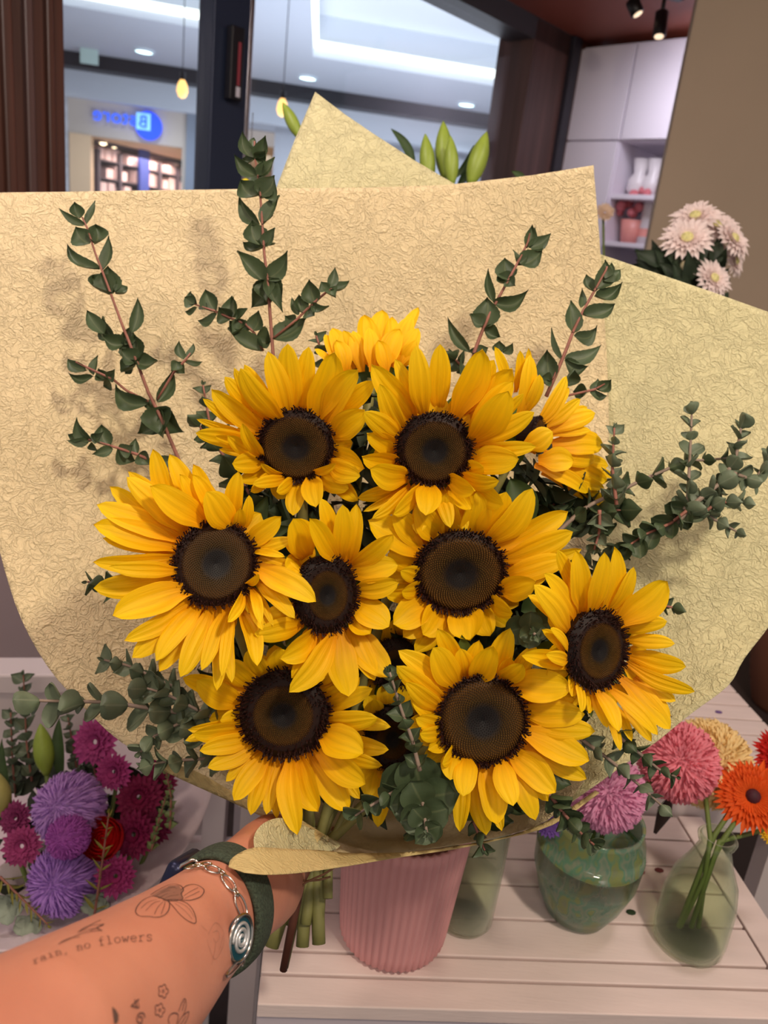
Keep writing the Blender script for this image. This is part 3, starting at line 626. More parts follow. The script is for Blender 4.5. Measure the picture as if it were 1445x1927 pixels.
# mottled green vase
def glass_body(nm, m, par, b, out, th=.003, n=56):
    ins = [(max(.001, r - th), z) for r, z in reversed(out)]; ins[-1] = (ins[-1][0], out[0][1] + th * 2); ins.append((.001, out[0][1] + th * 2))
    mb = MB(); mb.lathe(b, [(.001, 0)] + out + ins, n); return mb.build(nm, m, par)
gv_b = on_z(1082, 1714, ZT); hv = z_at(gv_b, 1545)
m = bpy.data.materials.new('mottled_glass'); m.use_nodes = True; nt = m.node_tree; bs = nt.nodes['Principled BSDF']
tc = nt.nodes.new('ShaderNodeTexCoord'); mpn = nt.nodes.new('ShaderNodeMapping'); mpn.inputs['Scale'].default_value = (1.3, 1.3, .7); nt.links.new(tc.outputs['Object'], mpn.inputs[0])
nz = nt.nodes.new('ShaderNodeTexNoise'); nz.inputs['Scale'].default_value = 62; nz.inputs['Detail'].default_value = 1.5; nt.links.new(mpn.outputs[0], nz.inputs['Vector'])
cr_ = nt.nodes.new('ShaderNodeValToRGB'); e = cr_.color_ramp.elements; e[0].color = srgb(112, 142, 124); e[1].color = srgb(120, 128, 140); e[1].position = 1
for p_, c_ in ((.38, (112, 146, 126)), (.46, (150, 156, 134)), (.52, (104, 150, 126)), (.60, (150, 156, 96))): x = e.new(p_); x.color = srgb(*c_)
sp = nt.nodes.new('ShaderNodeSeparateColor'); nt.links.new(nz.outputs['Color'], sp.inputs[0]); nt.links.new(nz.outputs[0], cr_.inputs[0]); nt.links.new(cr_.outputs[0], bs.inputs['Base Color'])
bs.inputs['Roughness'].default_value = .12; bs.inputs['Transmission Weight'].default_value = .0; tbm = nt.nodes.new('ShaderNodeBsdfTransparent'); tbm.inputs[0].default_value = (.8, .92, .84, 1); mxm = nt.nodes.new('ShaderNodeMixShader'); mxm.inputs[0].default_value = .38
nt.links.new(bs.outputs[0], mxm.inputs[1]); nt.links.new(tbm.outputs[0], mxm.inputs[2]); nt.links.new(mxm.outputs[0], nt.nodes['Material Output'].inputs[0])
gv = thing('mottled_glass_vase', 'round green mottled glass vase with pink and mauve blooms above it', 'vase', gv_b)
R_ = .0565
glass_body('body', m, gv, gv_b, [(.024, 0), (.034, .005), (.045, .028), (R_ * .97, .06), (R_ * 1.0, .09), (R_ * 1.0, hv * .72), (R_ * .95, hv * .88), (R_ * .86, hv), (R_ * .87, hv + .006)])
# glass bottle with gerbera stems
bb = on_z(1292, 1772, ZT); hb = z_at(bb, 1572)
bt = thing('glass_bottle', 'clear glass bottle vase with water and gerbera stems', 'bottle', bb)
pr = [(.030, 0), (.0355, .005), (.037, .018), (.0365, hb * .42), (.032, hb * .60), (.022, hb * .76), (.0165, hb * .88), (.0155, hb - .012), (.018, hb - .008), (.0195, hb - .003), (.0175, hb)]
glass_body('body', gm, bt, bb, pr, .0022)
mb = MB(); mb.lathe(bb, [(.001, .007), (.032, .0075), (.0345, .018), (.034, hb * .42), (.001, hb * .42)], 40); mb.build('water', thin_glass('vase_water', (226, 226, 196), .07, .0, .5), bt)
# small clear glass behind the pink vase
b = on_z(872, 1728, ZT); g2 = thing('small_glass_jar', 'plain clear glass jar half hidden behind the pink fluted vase', 'jar', b)
glass_body('body', gm, g2, b, [(.026, 0), (.030, .006), (.031, .05), (.032, .15)], .002)
mb = MB(); mb.lathe(b, [(.001, .008), (.028, .008), (.0285, .06), (.001, .06)], 30); mb.build('water', MATS['vase_water'], g2)

# ================================================================ background blooms
def frame(n):
    n = n.normalized(); a = n.orthogonal().normalized(); return a, n.cross(a), n
def pompom(mb, c, R, n, cnt=1300, ln=.24, w=.06, spread=1.9, curl=.25):
    a, b_, n = frame(n); ga = math.pi * (3 - 5 ** .5)
    mb.ball(c - n * R * .05, R * .86, 18, 11)
    for k in range(cnt):
        ph = spread * math.sqrt((k + .5) / cnt); th = ga * k + random.uniform(-.2, .2)
        d = (a * math.cos(th) + b_ * math.sin(th)) * math.sin(ph) + n * math.cos(ph)
        e_ = (a * math.cos(th) + b_ * math.sin(th)) * math.cos(ph) - n * math.sin(ph)
        B_ = c + d * R * .80; T_ = c + d * R * (.80 + .20 * random.uniform(.7, 1.15)) + e_ * R * ln * random.uniform(.3, 1) * (1 if random.random() < .7 else -.6)
        blade(mb, B_, T_, d, R * w * random.uniform(.8, 1.2), curl, .3, 'strap', nx=2, ny=3)
def daisy(mb, c, R, n, layers=4, cnt=22, w=.13, lift=.35, kind='strap'):
    a, b_, n = frame(n)
    for l in range(layers):
        rr = R * (1 - .2 * l); el = lift * l * .6 + .05
        for k in range(max(6, cnt - 2 * l)):
            th = 2 * math.pi * (k + .5 * l + random.uniform(-.2, .2)) / (cnt - 2 * l); d = a * math.cos(th) + b_ * math.sin(th)
            rl = rr * random.uniform(.88, 1.08); T_ = c + (d * math.cos(el) + n * math.sin(el)) * rl
            blade(mb, c + d * R * .10 + n * R * .02 * l, T_, n * math.cos(el) - d * math.sin(el), R * w * 2, .08, .25, kind, nx=3, ny=4)
BLM = {}
def bloom(kind, px, py, rpx, d, col, label, cat='flower', group=None, tilt=(0, 0), stem_to=None, name=None, centre=None, via=None, **kw):
    c = P(px, py, d); R = rpx * d / F; n = (TC + RT * tilt[0] + UP * tilt[1] + Z * .25).normalized()
    t = thing(name or 'chrysanthemum', label, cat, c, group); mk = 'petals_%d_%d_%d' % col; m = mat(mk, col, .7, noise_amt=.12, noise_scale=60, transl=.25)
    mb = MB()
    if kind == 'pom': pompom(mb, c - n * R * .3, R * .95, n, **kw)
    else: daisy(mb, c, R, n, **kw)
    mb.build('petals', m, t)
    if centre: mb = MB(); mb.ball(c + n * R * .06, R * centre[0], 12, 8); mb.build('flower_centre', mat('centre_%d_%d_%d' % centre[1], centre[1], .7, noise_amt=.3, noise_scale=300), t)
    if stem_to is not None: mb = MB(); s_ = c - n * R * .5; e_ = stem_to; mb.tube([s_, via if via is not None else s_.lerp(e_, .5) - n * R * .15, e_], .0026, 8); mb.build('stem', mat('green_stem', (104, 120, 60), .6), t)
    return t
up_v = lambda b, h, dx=0: b + Z * h + TD * dx
gvin = up_v(gv_b, .03); gtop = up_v(gv_b, hv + .01); gd = pix(gtop)[2]; btop = up_v(bb, hb - .004); bd0 = pix(btop)[2]
bloom('pom', 1142, 1490, 78, gd - .03, (236, 166, 204), 'mauve pink pompom bloom over the green mottled vase', stem_to=gvin, tilt=(-.3, .2), via=gtop)
bloom('pom', 1280, 1434, 80, gd + .02, (244, 148, 164), 'large pink pompom bloom beside the cream one', stem_to=up_v(gv_b, .04, .01), tilt=(-.3, .1), via=gtop + TD * .01)
bloom('pom', 1342, 1434, 88, gd + .045, (250, 222, 160), 'large cream yellow pompom bloom behind the pink one', stem_to=up_v(bb, .02, .008), tilt=(.1, .2), via=btop - TD * .008)
bloom('daisy', 1032, 1548, 30, gd - .02, (122, 84, 168), 'small violet bloom peeking out beside the eucalyptus tips', stem_to=gvin, layers=3)
bloom('daisy', 1416, 1500, 72, gd + .0, (238, 96, 22), 'orange gerbera leaning over the glass bottle', cat='gerbera', name='gerbera', stem_to=up_v(bb, .02, -.012), tilt=(-.35, .45), via=btop + TD * .006, layers=3, cnt=40, w=.075, lift=.3, centre=(.2, (70, 28, 40)))
bloom('daisy', 1462, 1418, 50, gd + .06, (214, 34, 26), 'red gerbera cut by the right edge', cat='gerbera', name='gerbera', stem_to=up_v(bb, .02, -.014), via=btop + TN * .006, layers=3, cnt=36, w=.08, centre=(.2, (60, 30, 30)))
bloom('daisy', 1454, 1562, 30, gd + .03, (240, 196, 40), 'yellow gerbera below the orange one at the right edge', cat='gerbera', name='gerbera', stem_to=up_v(bb, .02, 0), via=btop - TN * .004, layers=2, cnt=26)
# straight stems visible inside the bottle
t = thing('loose_stem', 'dark seed head on a stem hanging beside the pink pompom', 'stem', P(1237, 1560, .93))
mb = MB(); pts = [P(1262, 1500, .93), P(1250, 1530, .93), P(1232, 1568, .93)]; mb.tube(pts, [.003, .0085, .002], 10); mb.build('seed_head', mat('dark_seed', (58, 44, 42), .8), t)
mb = MB(); mb.ball(P(1187, 1515, .925), .013, 12, 8); o = mb.build('dark_bud', MATS['dark_seed']); tag(o, 'dark round bud between the mauve and the pink pompom', 'bud')

# purple bouquet on the left
GL = P(140, 1900, 1.0)
for (k, px, py, r, d, c, lb, kw) in (
    ('pom', 122, 1520, 68, .90, (204, 158, 228), 'upper lavender pompom bloom in the purple bouquet', dict(cnt=1300, ln=.5, w=.045)),
    ('pom', 112, 1660, 66, .88, (192, 144, 226), 'lower lavender pompom bloom in the purple bouquet', dict(cnt=1300, ln=.5, w=.045)),
    ('pom', 122, 1578, 44, .865, (190, 100, 196), 'small orchid purple pompom between the two lavender ones', dict(cnt=700)),
    ('daisy', 180, 1396, 48, .95, (184, 74, 140), 'magenta chrysanthemum at the top of the purple bouquet', {}),
    ('daisy', 215, 1452, 38, .93, (176, 62, 128), 'magenta chrysanthemum just below the topmost one', {}),
    ('daisy', 30, 1540, 34, .92, (150, 56, 108), 'dark magenta chrysanthemum left of the upper lavender pompom', {}),
    ('daisy', 42, 1592, 40, .90, (188, 78, 136), 'magenta chrysanthemum at the left edge below a darker one', {}),
    ('daisy', 218, 1648, 40, .88, (182, 62, 130), 'magenta chrysanthemum at the lower right beside the bouquet paper', {}),
    ('daisy', 262, 1500, 46, .93, (136, 26, 74), 'burgundy bloom right of the upper lavender pompom', {}),
    ('daisy', 300, 1476, 36, .95, (134, 28, 76), 'burgundy bloom nearest the wrapped sunflower paper', {}),
    ('daisy', 252, 1570, 46, .91, (142, 28, 82), 'burgundy bloom right of the red rose', {}),
    ('daisy', 292, 1556, 36, .92, (122, 26, 70), 'burgundy bloom at the right rim of the purple bouquet', {}),
    ('daisy', 300, 1426, 30, .99, (150, 40, 96), 'small magenta bloom under the eucalyptus tip', {})):
    bloom(k, px, py, r, d, c, lb, stem_to=GL, tilt=(random.uniform(-.2, .2), random.uniform(-.1, .3)), group='blooms in the purple bouquet', **kw)
# red rose
c = P(192, 1578, .89); rs = thing('rose', 'red rose in the middle of the purple bouquet', 'rose', c); a_, b_, n_ = frame((TC + UP * .5).normalized()); mb = MB()
def rose_petal(mb, c, th, rr, span, top):
    vs = []; nu, nv = 9, 8
    for j in range(nv + 1):
        v = j / nv; po = math.pi * (.92 - v * (.92 - top)); fl = rr * (1 + .18 * v ** 3)
        for i in range(nu + 1):
            u = i / nu * 2 - 1; az = th + u * span; lift = -.10 * rr * u * u * v
            vs.append(c + (a_ * math.cos(az) + b_ * math.sin(az)) * (fl * math.sin(po) + .0006 * u) + n_ * (fl * 1.05 * math.cos(po) + lift))
    mb.add(vs, [(j * (nu + 1) + i, j * (nu + 1) + i + 1, (j + 1) * (nu + 1) + i + 1, (j + 1) * (nu + 1) + i) for j in range(nv) for i in range(nu)])
for l in range(7):
    for k in range(3 if l < 4 else 4): rose_petal(mb, c - n_ * .004, 2 * math.pi * k / (3 if l < 4 else 4) + l * .9, .005 + .0028 * l, .95 if l < 4 else .8, .16 + .035 * l)
mb.build('petals', mat('rose_red', (212, 16, 18), .6, noise_amt=.15), rs)
mb = MB(); mb.tube([c - n_ * .018, GL], .003, 8); mb.build('stem', MATS['green_stem'], rs)
# lily buds, grey leaves, tall blurred sprigs
def bud(px, py, tx, ty, wpx, d, label, stem_to=None, col=(140, 160, 60), group='green lily buds'):
    A_ = P(px, py, d); T_ = P(tx, ty, d); t = thing('lily_bud', label, 'bud', A_, group); r = wpx * d / F / 2; mb = MB()
    mb.tube([A_.lerp(T_, k / 10) + TC * 0 for k in range(11)], [r * v for v in (.3, .55, .78, .93, 1, 1, .95, .82, .62, .38, .06)], 12)
    mb.build('bud', mat('lily_bud_%d' % col[0], col, .45, noise_amt=.15, noise_scale=70, stretch=(1, 1, .4)), t)
    if stem_to is not None: mb = MB(); mb.tube([A_, stem_to], .003, 8); mb.build('stem', MATS['green_stem'], t)
bud(88, 1458, 76, 1362, 38, .95, 'green lily bud standing above the purple bouquet', GL)
bud(6, 1535, -6, 1452, 40, .93, 'pale lily bud cut by the left edge', GL, (168, 160, 90))
for i, (pts, lb) in enumerate((([(30, 1560), (14, 1470), (4, 1390)], 'dark green strap leaf at the left edge of the purple bouquet'), ([(118, 1470), (108, 1400), (112, 1350)], 'dark green strap leaf beside the lily bud of the purple bouquet'))):
    mb = MB(); q = [P(x, y, .96) for x, y in pts]; blade(mb, q[0], q[2], TC, .016, .1, .2, 'leaf'); o = mb.build('strap_leaf', M_SLEAF); tag(o, lb, 'leaf')
def sprig(name, label, pts, d0, d1, n, l0, l1, wr=.92, kind='ovate', m=None, tw=None, rad=(.0016, .0008), group='eucalyptus sprigs in the sunflower bouquet', cat='sprig', tip=True, seed=0, extra=None, twig_branches=(), open_=.55):
    """a stem with pairs of leaves at right angles to one another; l0/l1 leaf length in photo rows at the base / tip"""
    rnd = random.Random(seed or len(label) * 7 + int(pts[0][0])); m = m or M_EUC; tw = tw or M_TWIG
    K = len(pts); q = [P(x, y, d0 + (d1 - d0) * i / (K - 1)) for i, (x, y) in enumerate(pts)]
    seg = [0]
    for i in range(1, K): seg.append(seg[-1] + (q[i] - q[i - 1]).length)
    def at(u):
        L_ = u * seg[-1]
        for i in range(1, K):
            if L_ <= seg[i] or i == K - 1:
                f = (L_ - seg[i - 1]) / max(1e-6, seg[i] - seg[i - 1]); return q[i - 1].lerp(q[i], f), (q[i] - q[i - 1]).normalized()
    t = thing(name, label, cat, q[0], group)
    mb = MB(); mb.tube([at(k / 16)[0] for k in range(17)], [rad[0] + (rad[1] - rad[0]) * k / 16 for k in range(17)], 7)
    for br in twig_branches: mb.tube([P(x, y, dd) for x, y, dd in br], [.0010] * (len(br) - 1) + [.0006], 6)
    mb.build('stem', tw, t)
    mb = MB()
    for i in range(n):
        u = (i + .4) / n; c, sd = at(u); ll = (l0 + (l1 - l0) * u) * (d0 + (d1 - d0) * u) / F
        side = sd.cross(TC).normalized(); fr = side.cross(sd).normalized()
        if fr.dot(TC) < 0: fr = -fr
        ang = rnd.uniform(-.3, .3) + (0 if i % 2 == 0 else math.pi / 2)
        ax = side * math.cos(ang) + fr * math.sin(ang)
        for sg in (-1, 1):
            dv = (ax * sg * (1 - open_ * .35) + sd * (open_ + rnd.uniform(-.15, .25)) + Vector([rnd.uniform(-.12, .12) for _ in range(3)])).normalized()
            l_ = ll * 1.3 * rnd.uniform(.82, 1.15); nrm = (sd * .8 + TC * .55 - dv * .2).normalized()
            blade(mb, c, c + dv * l_, nrm, l_ * wr * rnd.uniform(.9, 1.1), rnd.uniform(-.02, .14), rnd.uniform(.1, .4), kind, nx=6, ny=8, twist=rnd.uniform(-.35, .35), tipn=rnd.uniform(-.1, .18))
    if tip:
        c, sd = at(1.0)
        for k in range(3):
            dv = (sd + Vector([rnd.uniform(-.5, .5) for _ in range(3)])).normalized(); l_ = l1 * d1 / F * .6
            blade(mb, c, c + dv * l_, TC, l_ * .5, .1, .4, kind, nx=4, ny=5)
    mb.build('leaves', m, t); return t
def sprig_traced(label, org, sc, stem, branches, leaves, d, seed, group='eucalyptus sprigs in the sunflower bouquet'):
    rnd = random.Random(seed); G = lambda x, y, dd=0: P(org[0] + x * sc, org[1] + y * sc, d + dd)
    t = thing('eucalyptus_sprig', label, 'sprig', G(*stem[-1]), group)
    mb = MB(); n = len(stem); mb.tube([G(*p) for p in stem], [.0008 + .0010 * k / (n - 1) for k in range(n)], 8); mb.build('stem', M_TWIG, t)
    for b in branches: mb = MB(); mb.tube([G(*p) for p in b], [.0011] * (len(b) - 1) + [.0006], 7); mb.build('side_twig', M_TWIG, t)
    mb = MB()
    for k, (bx, by, tx, ty, w) in enumerate(leaves):
        dz = rnd.uniform(-.010, .012); nrm = (TC + RT * rnd.uniform(-.55, .55) + UP * rnd.uniform(-.2, .6)).normalized()
        wd = w * sc * d / F * 1.10
        B_, T_ = G(bx, by), G(tx, ty, dz); Sd = (T_ - B_).cross(nrm); up_s = 1 if Sd.dot(UP) > 0 else -1
        hor = abs((T_ - B_).normalized().dot(RT))
        blade(mb, B_, T_, nrm, wd, rnd.uniform(-.05, .08), rnd.uniform(.15, .5), 'ovate', nx=8, ny=14, side=-up_s * rnd.uniform(.06, .22) * (.35 + hor), tipn=rnd.uniform(-.15, .2))
    mb.build('leaves', M_EUC, t); return t

# ---- left bouquet greenery
for i, (pts, lb, l) in enumerate(((((60, 1470), (50, 1400), (44, 1270)), 'tall blurred eucalyptus tip highest in the purple bouquet', 26), (((150, 1480), (140, 1420), (128, 1350)), 'blurred small leaved sprig behind the lily bud', 20), (((30, 1500), (24, 1440), (20, 1340)), 'blurred small leaved sprig by the left edge', 22), (((205, 1560), (175, 1440), (160, 1370)), 'blurred sprig behind the topmost magenta bloom', 18))):
    sprig('eucalyptus_sprig', lb, pts, .98, .98, 9, l, l * .7, m=M_EUC2, group='greenery in the purple bouquet')
for i, (px, py, r, lb) in enumerate(((20, 1700, 30, 'round grey green eucalyptus leaf cluster at the left edge'), (60, 1735, 26, 'round grey green leaf cluster under the lower lavender pompom'), (185, 1695, 26, 'round grey green leaf cluster right of the lower lavender pompom'))):
    c = P(px, py, .885); t = thing('leaf_cluster', lb, 'leaf', c, 'greenery in the purple bouquet'); mb = MB()
    for k in range(5):
        th = k * 2.4; d_ = RT * math.cos(th) + UP * math.sin(th); blade(mb, c, c + d_ * r * .885 / F * 1.1 + TC * .01, TC, r * 1.1 * .885 / F, .1, .2, 'round')
    mb.build('leaves', mat('grey_green_leaf', (142, 152, 136), .6, noise_amt=.15), t)
for (pts, lb) in ((((178, 1720), (190, 1640), (205, 1530)), 'thin yellow green needle sprig before the red rose'), (((0, 1650), (40, 1690), (90, 1740)), 'thin yellow green sprig at the lower left edge')):
    sprig('needle_sprig', lb, pts, .87, .86, 10, 30, 16, wr=.16, m=mat('yellow_green', (134, 128, 56), .6), group='greenery in the purple bouquet')
for (pts, lb) in ((((320, 1560), (322, 1500), (310, 1440)), 'pale green seed sprig at the right rim of the purple bouquet'), (((285, 1600), (300, 1540), (312, 1500)), 'pale green seed sprig over the burgundy blooms')):
    sprig('seed_sprig', lb, pts, .90, .90, 12, 12, 7, wr=.8, m=mat('pale_seed_green', (120, 136, 86), .6), group='greenery in the purple bouquet')
# dark filler foliage of the left bouquet
mb = MB(); rnd = random.Random(3)
for k in range(150):
    c = P(rnd.uniform(0, 330), rnd.uniform(1430, 1740), rnd.uniform(.97, 1.03)); x_, y_, _ = pix(c)
    if (x_ - 130) ** 2 / 190 ** 2 + (y_ - 1560) ** 2 / 165 ** 2 > 1: continue
    dv = Vector([rnd.uniform(-1, 1) for _ in range(3)]).normalized(); blade(mb, c, c + dv * .04, TC, .018, .1, .2, 'leaf', 3, 4)
o = mb.build('filler_foliage', mat('dark_foliage', (48, 54, 40), .7, noise_amt=.3)); tag(o, 'dark filler foliage packed between the purple bouquet blooms', 'foliage', kind='stuff')

# ================================================================ paper sheets
def rbf(ctrl):
    c = np.array(ctrl, float); X = c[:, :2] / 1000; n = len(X)
    r = np.linalg.norm(X[:, None] - X[None], axis=2); K = np.where(r > 0, r * r * np.log(r + 1e-9), 0) + np.eye(n) * 1e-4
    A = np.zeros((n + 3, n + 3)); A[:n, :n] = K; A[:n, n] = 1; A[:n, n + 1:] = X; A[n, :n] = 1; A[n + 1:, :n] = X.T
    sol = np.linalg.solve(A, np.concatenate([c[:, 2], [0, 0, 0]]))
    def f(x, y):
        p = np.array([x, y]) / 1000; rr = np.linalg.norm(X - p, axis=1); k = np.where(rr > 0, rr * rr * np.log(rr + 1e-9), 0)
        return float(k @ sol[:n] + sol[n] + sol[n + 1:] @ p)
    return f
def smooth_poly(pts, it=1, keep=()):
    for _ in range(it):
        q = []; n = len(pts)
        for i in range(n):
            a, b = pts[i], pts[(i + 1) % n]; q.append(a); q.append(((a[0] + b[0]) / 2, (a[1] + b[1]) / 2))
        pts = q
    return pts
def catmull(pts, k=6):
    out = []; n = len(pts)
    for i in range(n - 1):
        p0, p1, p2, p3 = pts[max(0, i - 1)], pts[i], pts[i + 1], pts[min(n - 1, i + 2)]
        for j in range(k):
            t = j / k
            out.append(tuple(.5 * ((2 * p1[a]) + (-p0[a] + p2[a]) * t + (2 * p0[a] - 5 * p1[a] + 4 * p2[a] - p3[a]) * t * t + (-p0[a] + 3 * p1[a] - 3 * p2[a] + p3[a]) * t ** 3) for a in (0, 1)))
    out.append(pts[-1]); return out
def sheet(name, label, poly, ctrl, m, step=16, wav=.0022, cat='wrapping paper', group=None, seed=1, fine=.0006):
    f = rbf(ctrl); bd = []
    n = len(poly)
    for i in range(n):
        a, b = Vector(poly[i]), Vector(poly[(i + 1) % n]); k = max(1, int((b - a).length / step))
        for j in range(k): bd.append(a.lerp(b, j / k))
    nb = len(bd); pts = list(bd); xs = [p.x for p in bd]; ys = [p.y for p in bd]; rnd = random.Random(seed)
    y = min(ys) + step / 2; row = 0
    while y < max(ys):
        cr = []
        for i in range(nb):
            a, b = bd[i], bd[(i + 1) % nb]
            if (a.y > y) != (b.y > y): cr.append(a.x + (y - a.y) / (b.y - a.y) * (b.x - a.x))
        cr.sort()
        for i in range(0, len(cr) - 1, 2):
            x = cr[i] + step * .6
            while x < cr[i + 1] - step * .5: pts.append(Vector((x + rnd.uniform(-2, 2), y + rnd.uniform(-1, 1)))); x += step
        y += step
    v2, _, fs, _, _, _ = delaunay_2d_cdt(pts, [], [list(range(nb))], 1, 1e-4)
    vs = []
    for v in v2:
        d = f(v.x, v.y); w3 = P(v.x, v.y, d)
        d += wav * noise.noise(w3 * 9 + Vector((seed, 0, 0))) * 2 + fine * noise.noise(w3 * 60)
        vs.append(P(v.x, v.y, d))
    mb = MB(); mb.add(vs, [tuple(f_) for f_ in fs]); o = mb.build(name, m, solid=.0004)
    tag(o, label, cat, group); return o
main_ctrl = [(-40, 362, .735), (250, 358, .765), (520, 355, .785), (842, 348, .785), (1117, 311, .765), (-40, 700, .70), (-40, 1060, .655), (90, 1255, .64), (200, 1380, .632), (330, 1445, .628),
             (560, 1560, .612), (700, 1608, .605), (1000, 1560, .615), (640, 1572, .655), (700, 1582, .70), (850, 1562, .715), (950, 1542, .70), (760, 1530, .74), (900, 1500, .735), (700, 1000, .745), (700, 700, .785), (400, 900, .735), (1100, 900, .745), (800, 1300, .72), (800, 1480, .70), (450, 1250, .685), (1100, 1300, .695), (1150, 600, .775)]
main_poly = [(-45, 363), (120, 361), (300, 358), (520, 355), (700, 353), (842, 348), (1000, 330), (1117, 311)] + catmull([(1118, 330), (1124, 400), (1130, 480), (1140, 640), (1146, 800), (1140, 950), (1120, 1100), (1110, 1300), (1100, 1470)], 3) + \
    catmull([(1060, 1520), (1000, 1558), (860, 1590), (700, 1608), (620, 1600), (560, 1562), (440, 1497), (330, 1447), (230, 1398), (150, 1323), (90, 1255), (40, 1165), (8, 1070), (-20, 960), (-45, 900)], 3)
sheet('wrapping_paper', 'large cream textured paper sheet behind the sunflowers on the left and centre', main_poly, main_ctrl, M_PAPER, 15)
rc_ = [(x, y, d + .005) for x, y, d in main_ctrl if x > 500] + [(1300, 540, .77), (1445, 588, .75), (1500, 800, .72), (1500, 1080, .68), (1400, 1240, .655), (1300, 1340, .64), (1200, 1420, .63), (1100, 1490, .622), (1250, 900, .735), (1300, 1100, .70)]
right_poly = [(1000, 620), (1060, 480), (1128, 478), (1250, 519), (1350, 553), (1445, 587), (1500, 606), (1500, 850)] + catmull([(1500, 1100), (1445, 1181), (1400, 1240), (1370, 1290), (1300, 1343), (1240, 1392), (1200, 1420), (1100, 1492), (1000, 1556), (900, 1570)], 4) + [(880, 1400), (880, 1000)]
sheet('wrapping_paper', 'pale green cream paper sheet flaring out to the right edge', right_poly, rc_, M_PAPER2, 16, seed=4)
sheet('wrapping_paper', 'pointed cream paper peak rising above the other sheets', [(593, 173), (650, 216), (700, 250), (780, 302), (862, 350), (960, 420), (1000, 600), (480, 600), (508, 395), (522, 348), (555, 262)],
      [(593, 173, .83), (862, 350, .805), (522, 348, .80), (1000, 600, .80), (480, 600, .80)], M_PAPER2, 16, seed=6, wav=.003)
# rim turned under along the lower left
sheet('wrapping_paper', 'olive lower rim of the paper showing under the bottom left sunflower', catmull([(300, 1428), (370, 1452), (450, 1497), (540, 1542), (600, 1572)], 4) + catmull([(560, 1568), (480, 1530), (420, 1502), (340, 1466), (290, 1442)], 4),
      [(300, 1430, .624), (450, 1497, .612), (600, 1572, .600), (420, 1502, .618), (300, 1445, .628)], M_PAPER3, 8, seed=8, wav=.0005)
# front fold
front_poly = catmull([(430, 1632), (434, 1618), (455, 1603), (482, 1595), (530, 1597), (600, 1600)], 4) + catmull([(660, 1606), (760, 1604), (860, 1592), (960, 1572), (1040, 1540), (1120, 1488)], 4) + \
    catmull([(1128, 1492), (1040, 1552), (940, 1580), (860, 1597), (760, 1612), (700, 1622), (640, 1632), (560, 1643), (500, 1646), (460, 1642)], 4)
sheet('wrapping_paper', 'folded over front lip of the paper below the sunflowers, above the hand', front_poly, [(430, 1632, .448), (482, 1595, .478), (600, 1600, .545), (600, 1640, .505), (760, 1605, .597), (760, 1612, .590), (1120, 1490, .61), (1000, 1560, .602), (500, 1646, .452)], M_PAPER3, 8, seed=9, wav=.001)
curl_poly = catmull([(478, 1592), (478, 1574), (488, 1556), (508, 1543), (536, 1540), (575, 1555), (612, 1572), (640, 1592), (600, 1606), (540, 1602), (500, 1599), (480, 1597)], 4)
sheet('wrapping_paper', 'small curled green tinted paper lobe above the front lip', curl_poly, [(478, 1575, .500), (508, 1543, .535), (540, 1590, .540), (612, 1572, .584), (640, 1592, .586), (490, 1597, .492), (560, 1560, .564)], M_PAPER2, 7, seed=10, wav=.001)
# rolled corner of the paper
mb = MB(); c0 = P(556, 1557, .588); c1 = P(604, 1588, .576); axd = (c1 - c0); u_, v_, n_ = frame(axd); vs = []; NS = 40
for j in range(9):
    for k in range(NS + 1):
        th = k / NS * 2 * math.pi * 1.6 + 1.0; rr = .0040 + .0050 * k / NS; vs.append(c0 + axd * j / 8 + (u_ * math.cos(th) + v_ * math.sin(th)) * rr)
mb.add(vs, [(j * (NS + 1) + k, j * (NS + 1) + k + 1, (j + 1) * (NS + 1) + k + 1, (j + 1) * (NS + 1) + k) for j in range(8) for k in range(NS)])
tag(mb.build('paper_roll', M_PAPER3, solid=.0004), 'tightly rolled paper end below the long bottom petal', 'wrapping paper')
# lilac-white wrap of the left bouquet
lp = [(-60, 1330), (60, 1345), (200, 1370), (330, 1420)] + catmull([(404, 1466), (396, 1500), (372, 1560), (330, 1622), (280, 1672), (200, 1735), (120, 1775), (60, 1790), (-60, 1790)], 4)
sheet('bouquet_wrap', 'white and lilac paper wrapped around the purple bouquet', lp, [(-60, 1330, 1.12), (0, 1580, 1.10), (-60, 1580, 1.07), (20, 1700, 1.0), (120, 1690, 1.0), (200, 1370, 1.10), (404, 1466, 1.02), (300, 1655, .90), (60, 1790, .845), (-60, 1790, .84), (130, 1560, 1.08), (60, 1740, .90), (290, 1580, .98), (200, 1690, .90), (260, 1500, 1.06)], M_LILAC, 16, seed=12, wav=.003)
vb = P(110, 1800, 1.02); vb.z = .45
t = thing('bouquet_bucket', 'white bucket holding the purple bouquet', 'bucket', vb); mb = MB(); mb.lathe(vb, [(.07, 0), (.085, .2), (.08, .2), (.066, .01)], 36, closed=True); mb.build('body', M_WHITE, t)
mb = MB(); sp_ = vb; mb.box(Vector((sp_.x - .1, sp_.y, .42)), R0 * .25, Vector((0, .16, 0)), Z * .03); o = mb.build('low_shelf', M_WHITE, smooth=False); tag(o, 'low white shelf at the lower left under the purple bouquet', 'shelf')

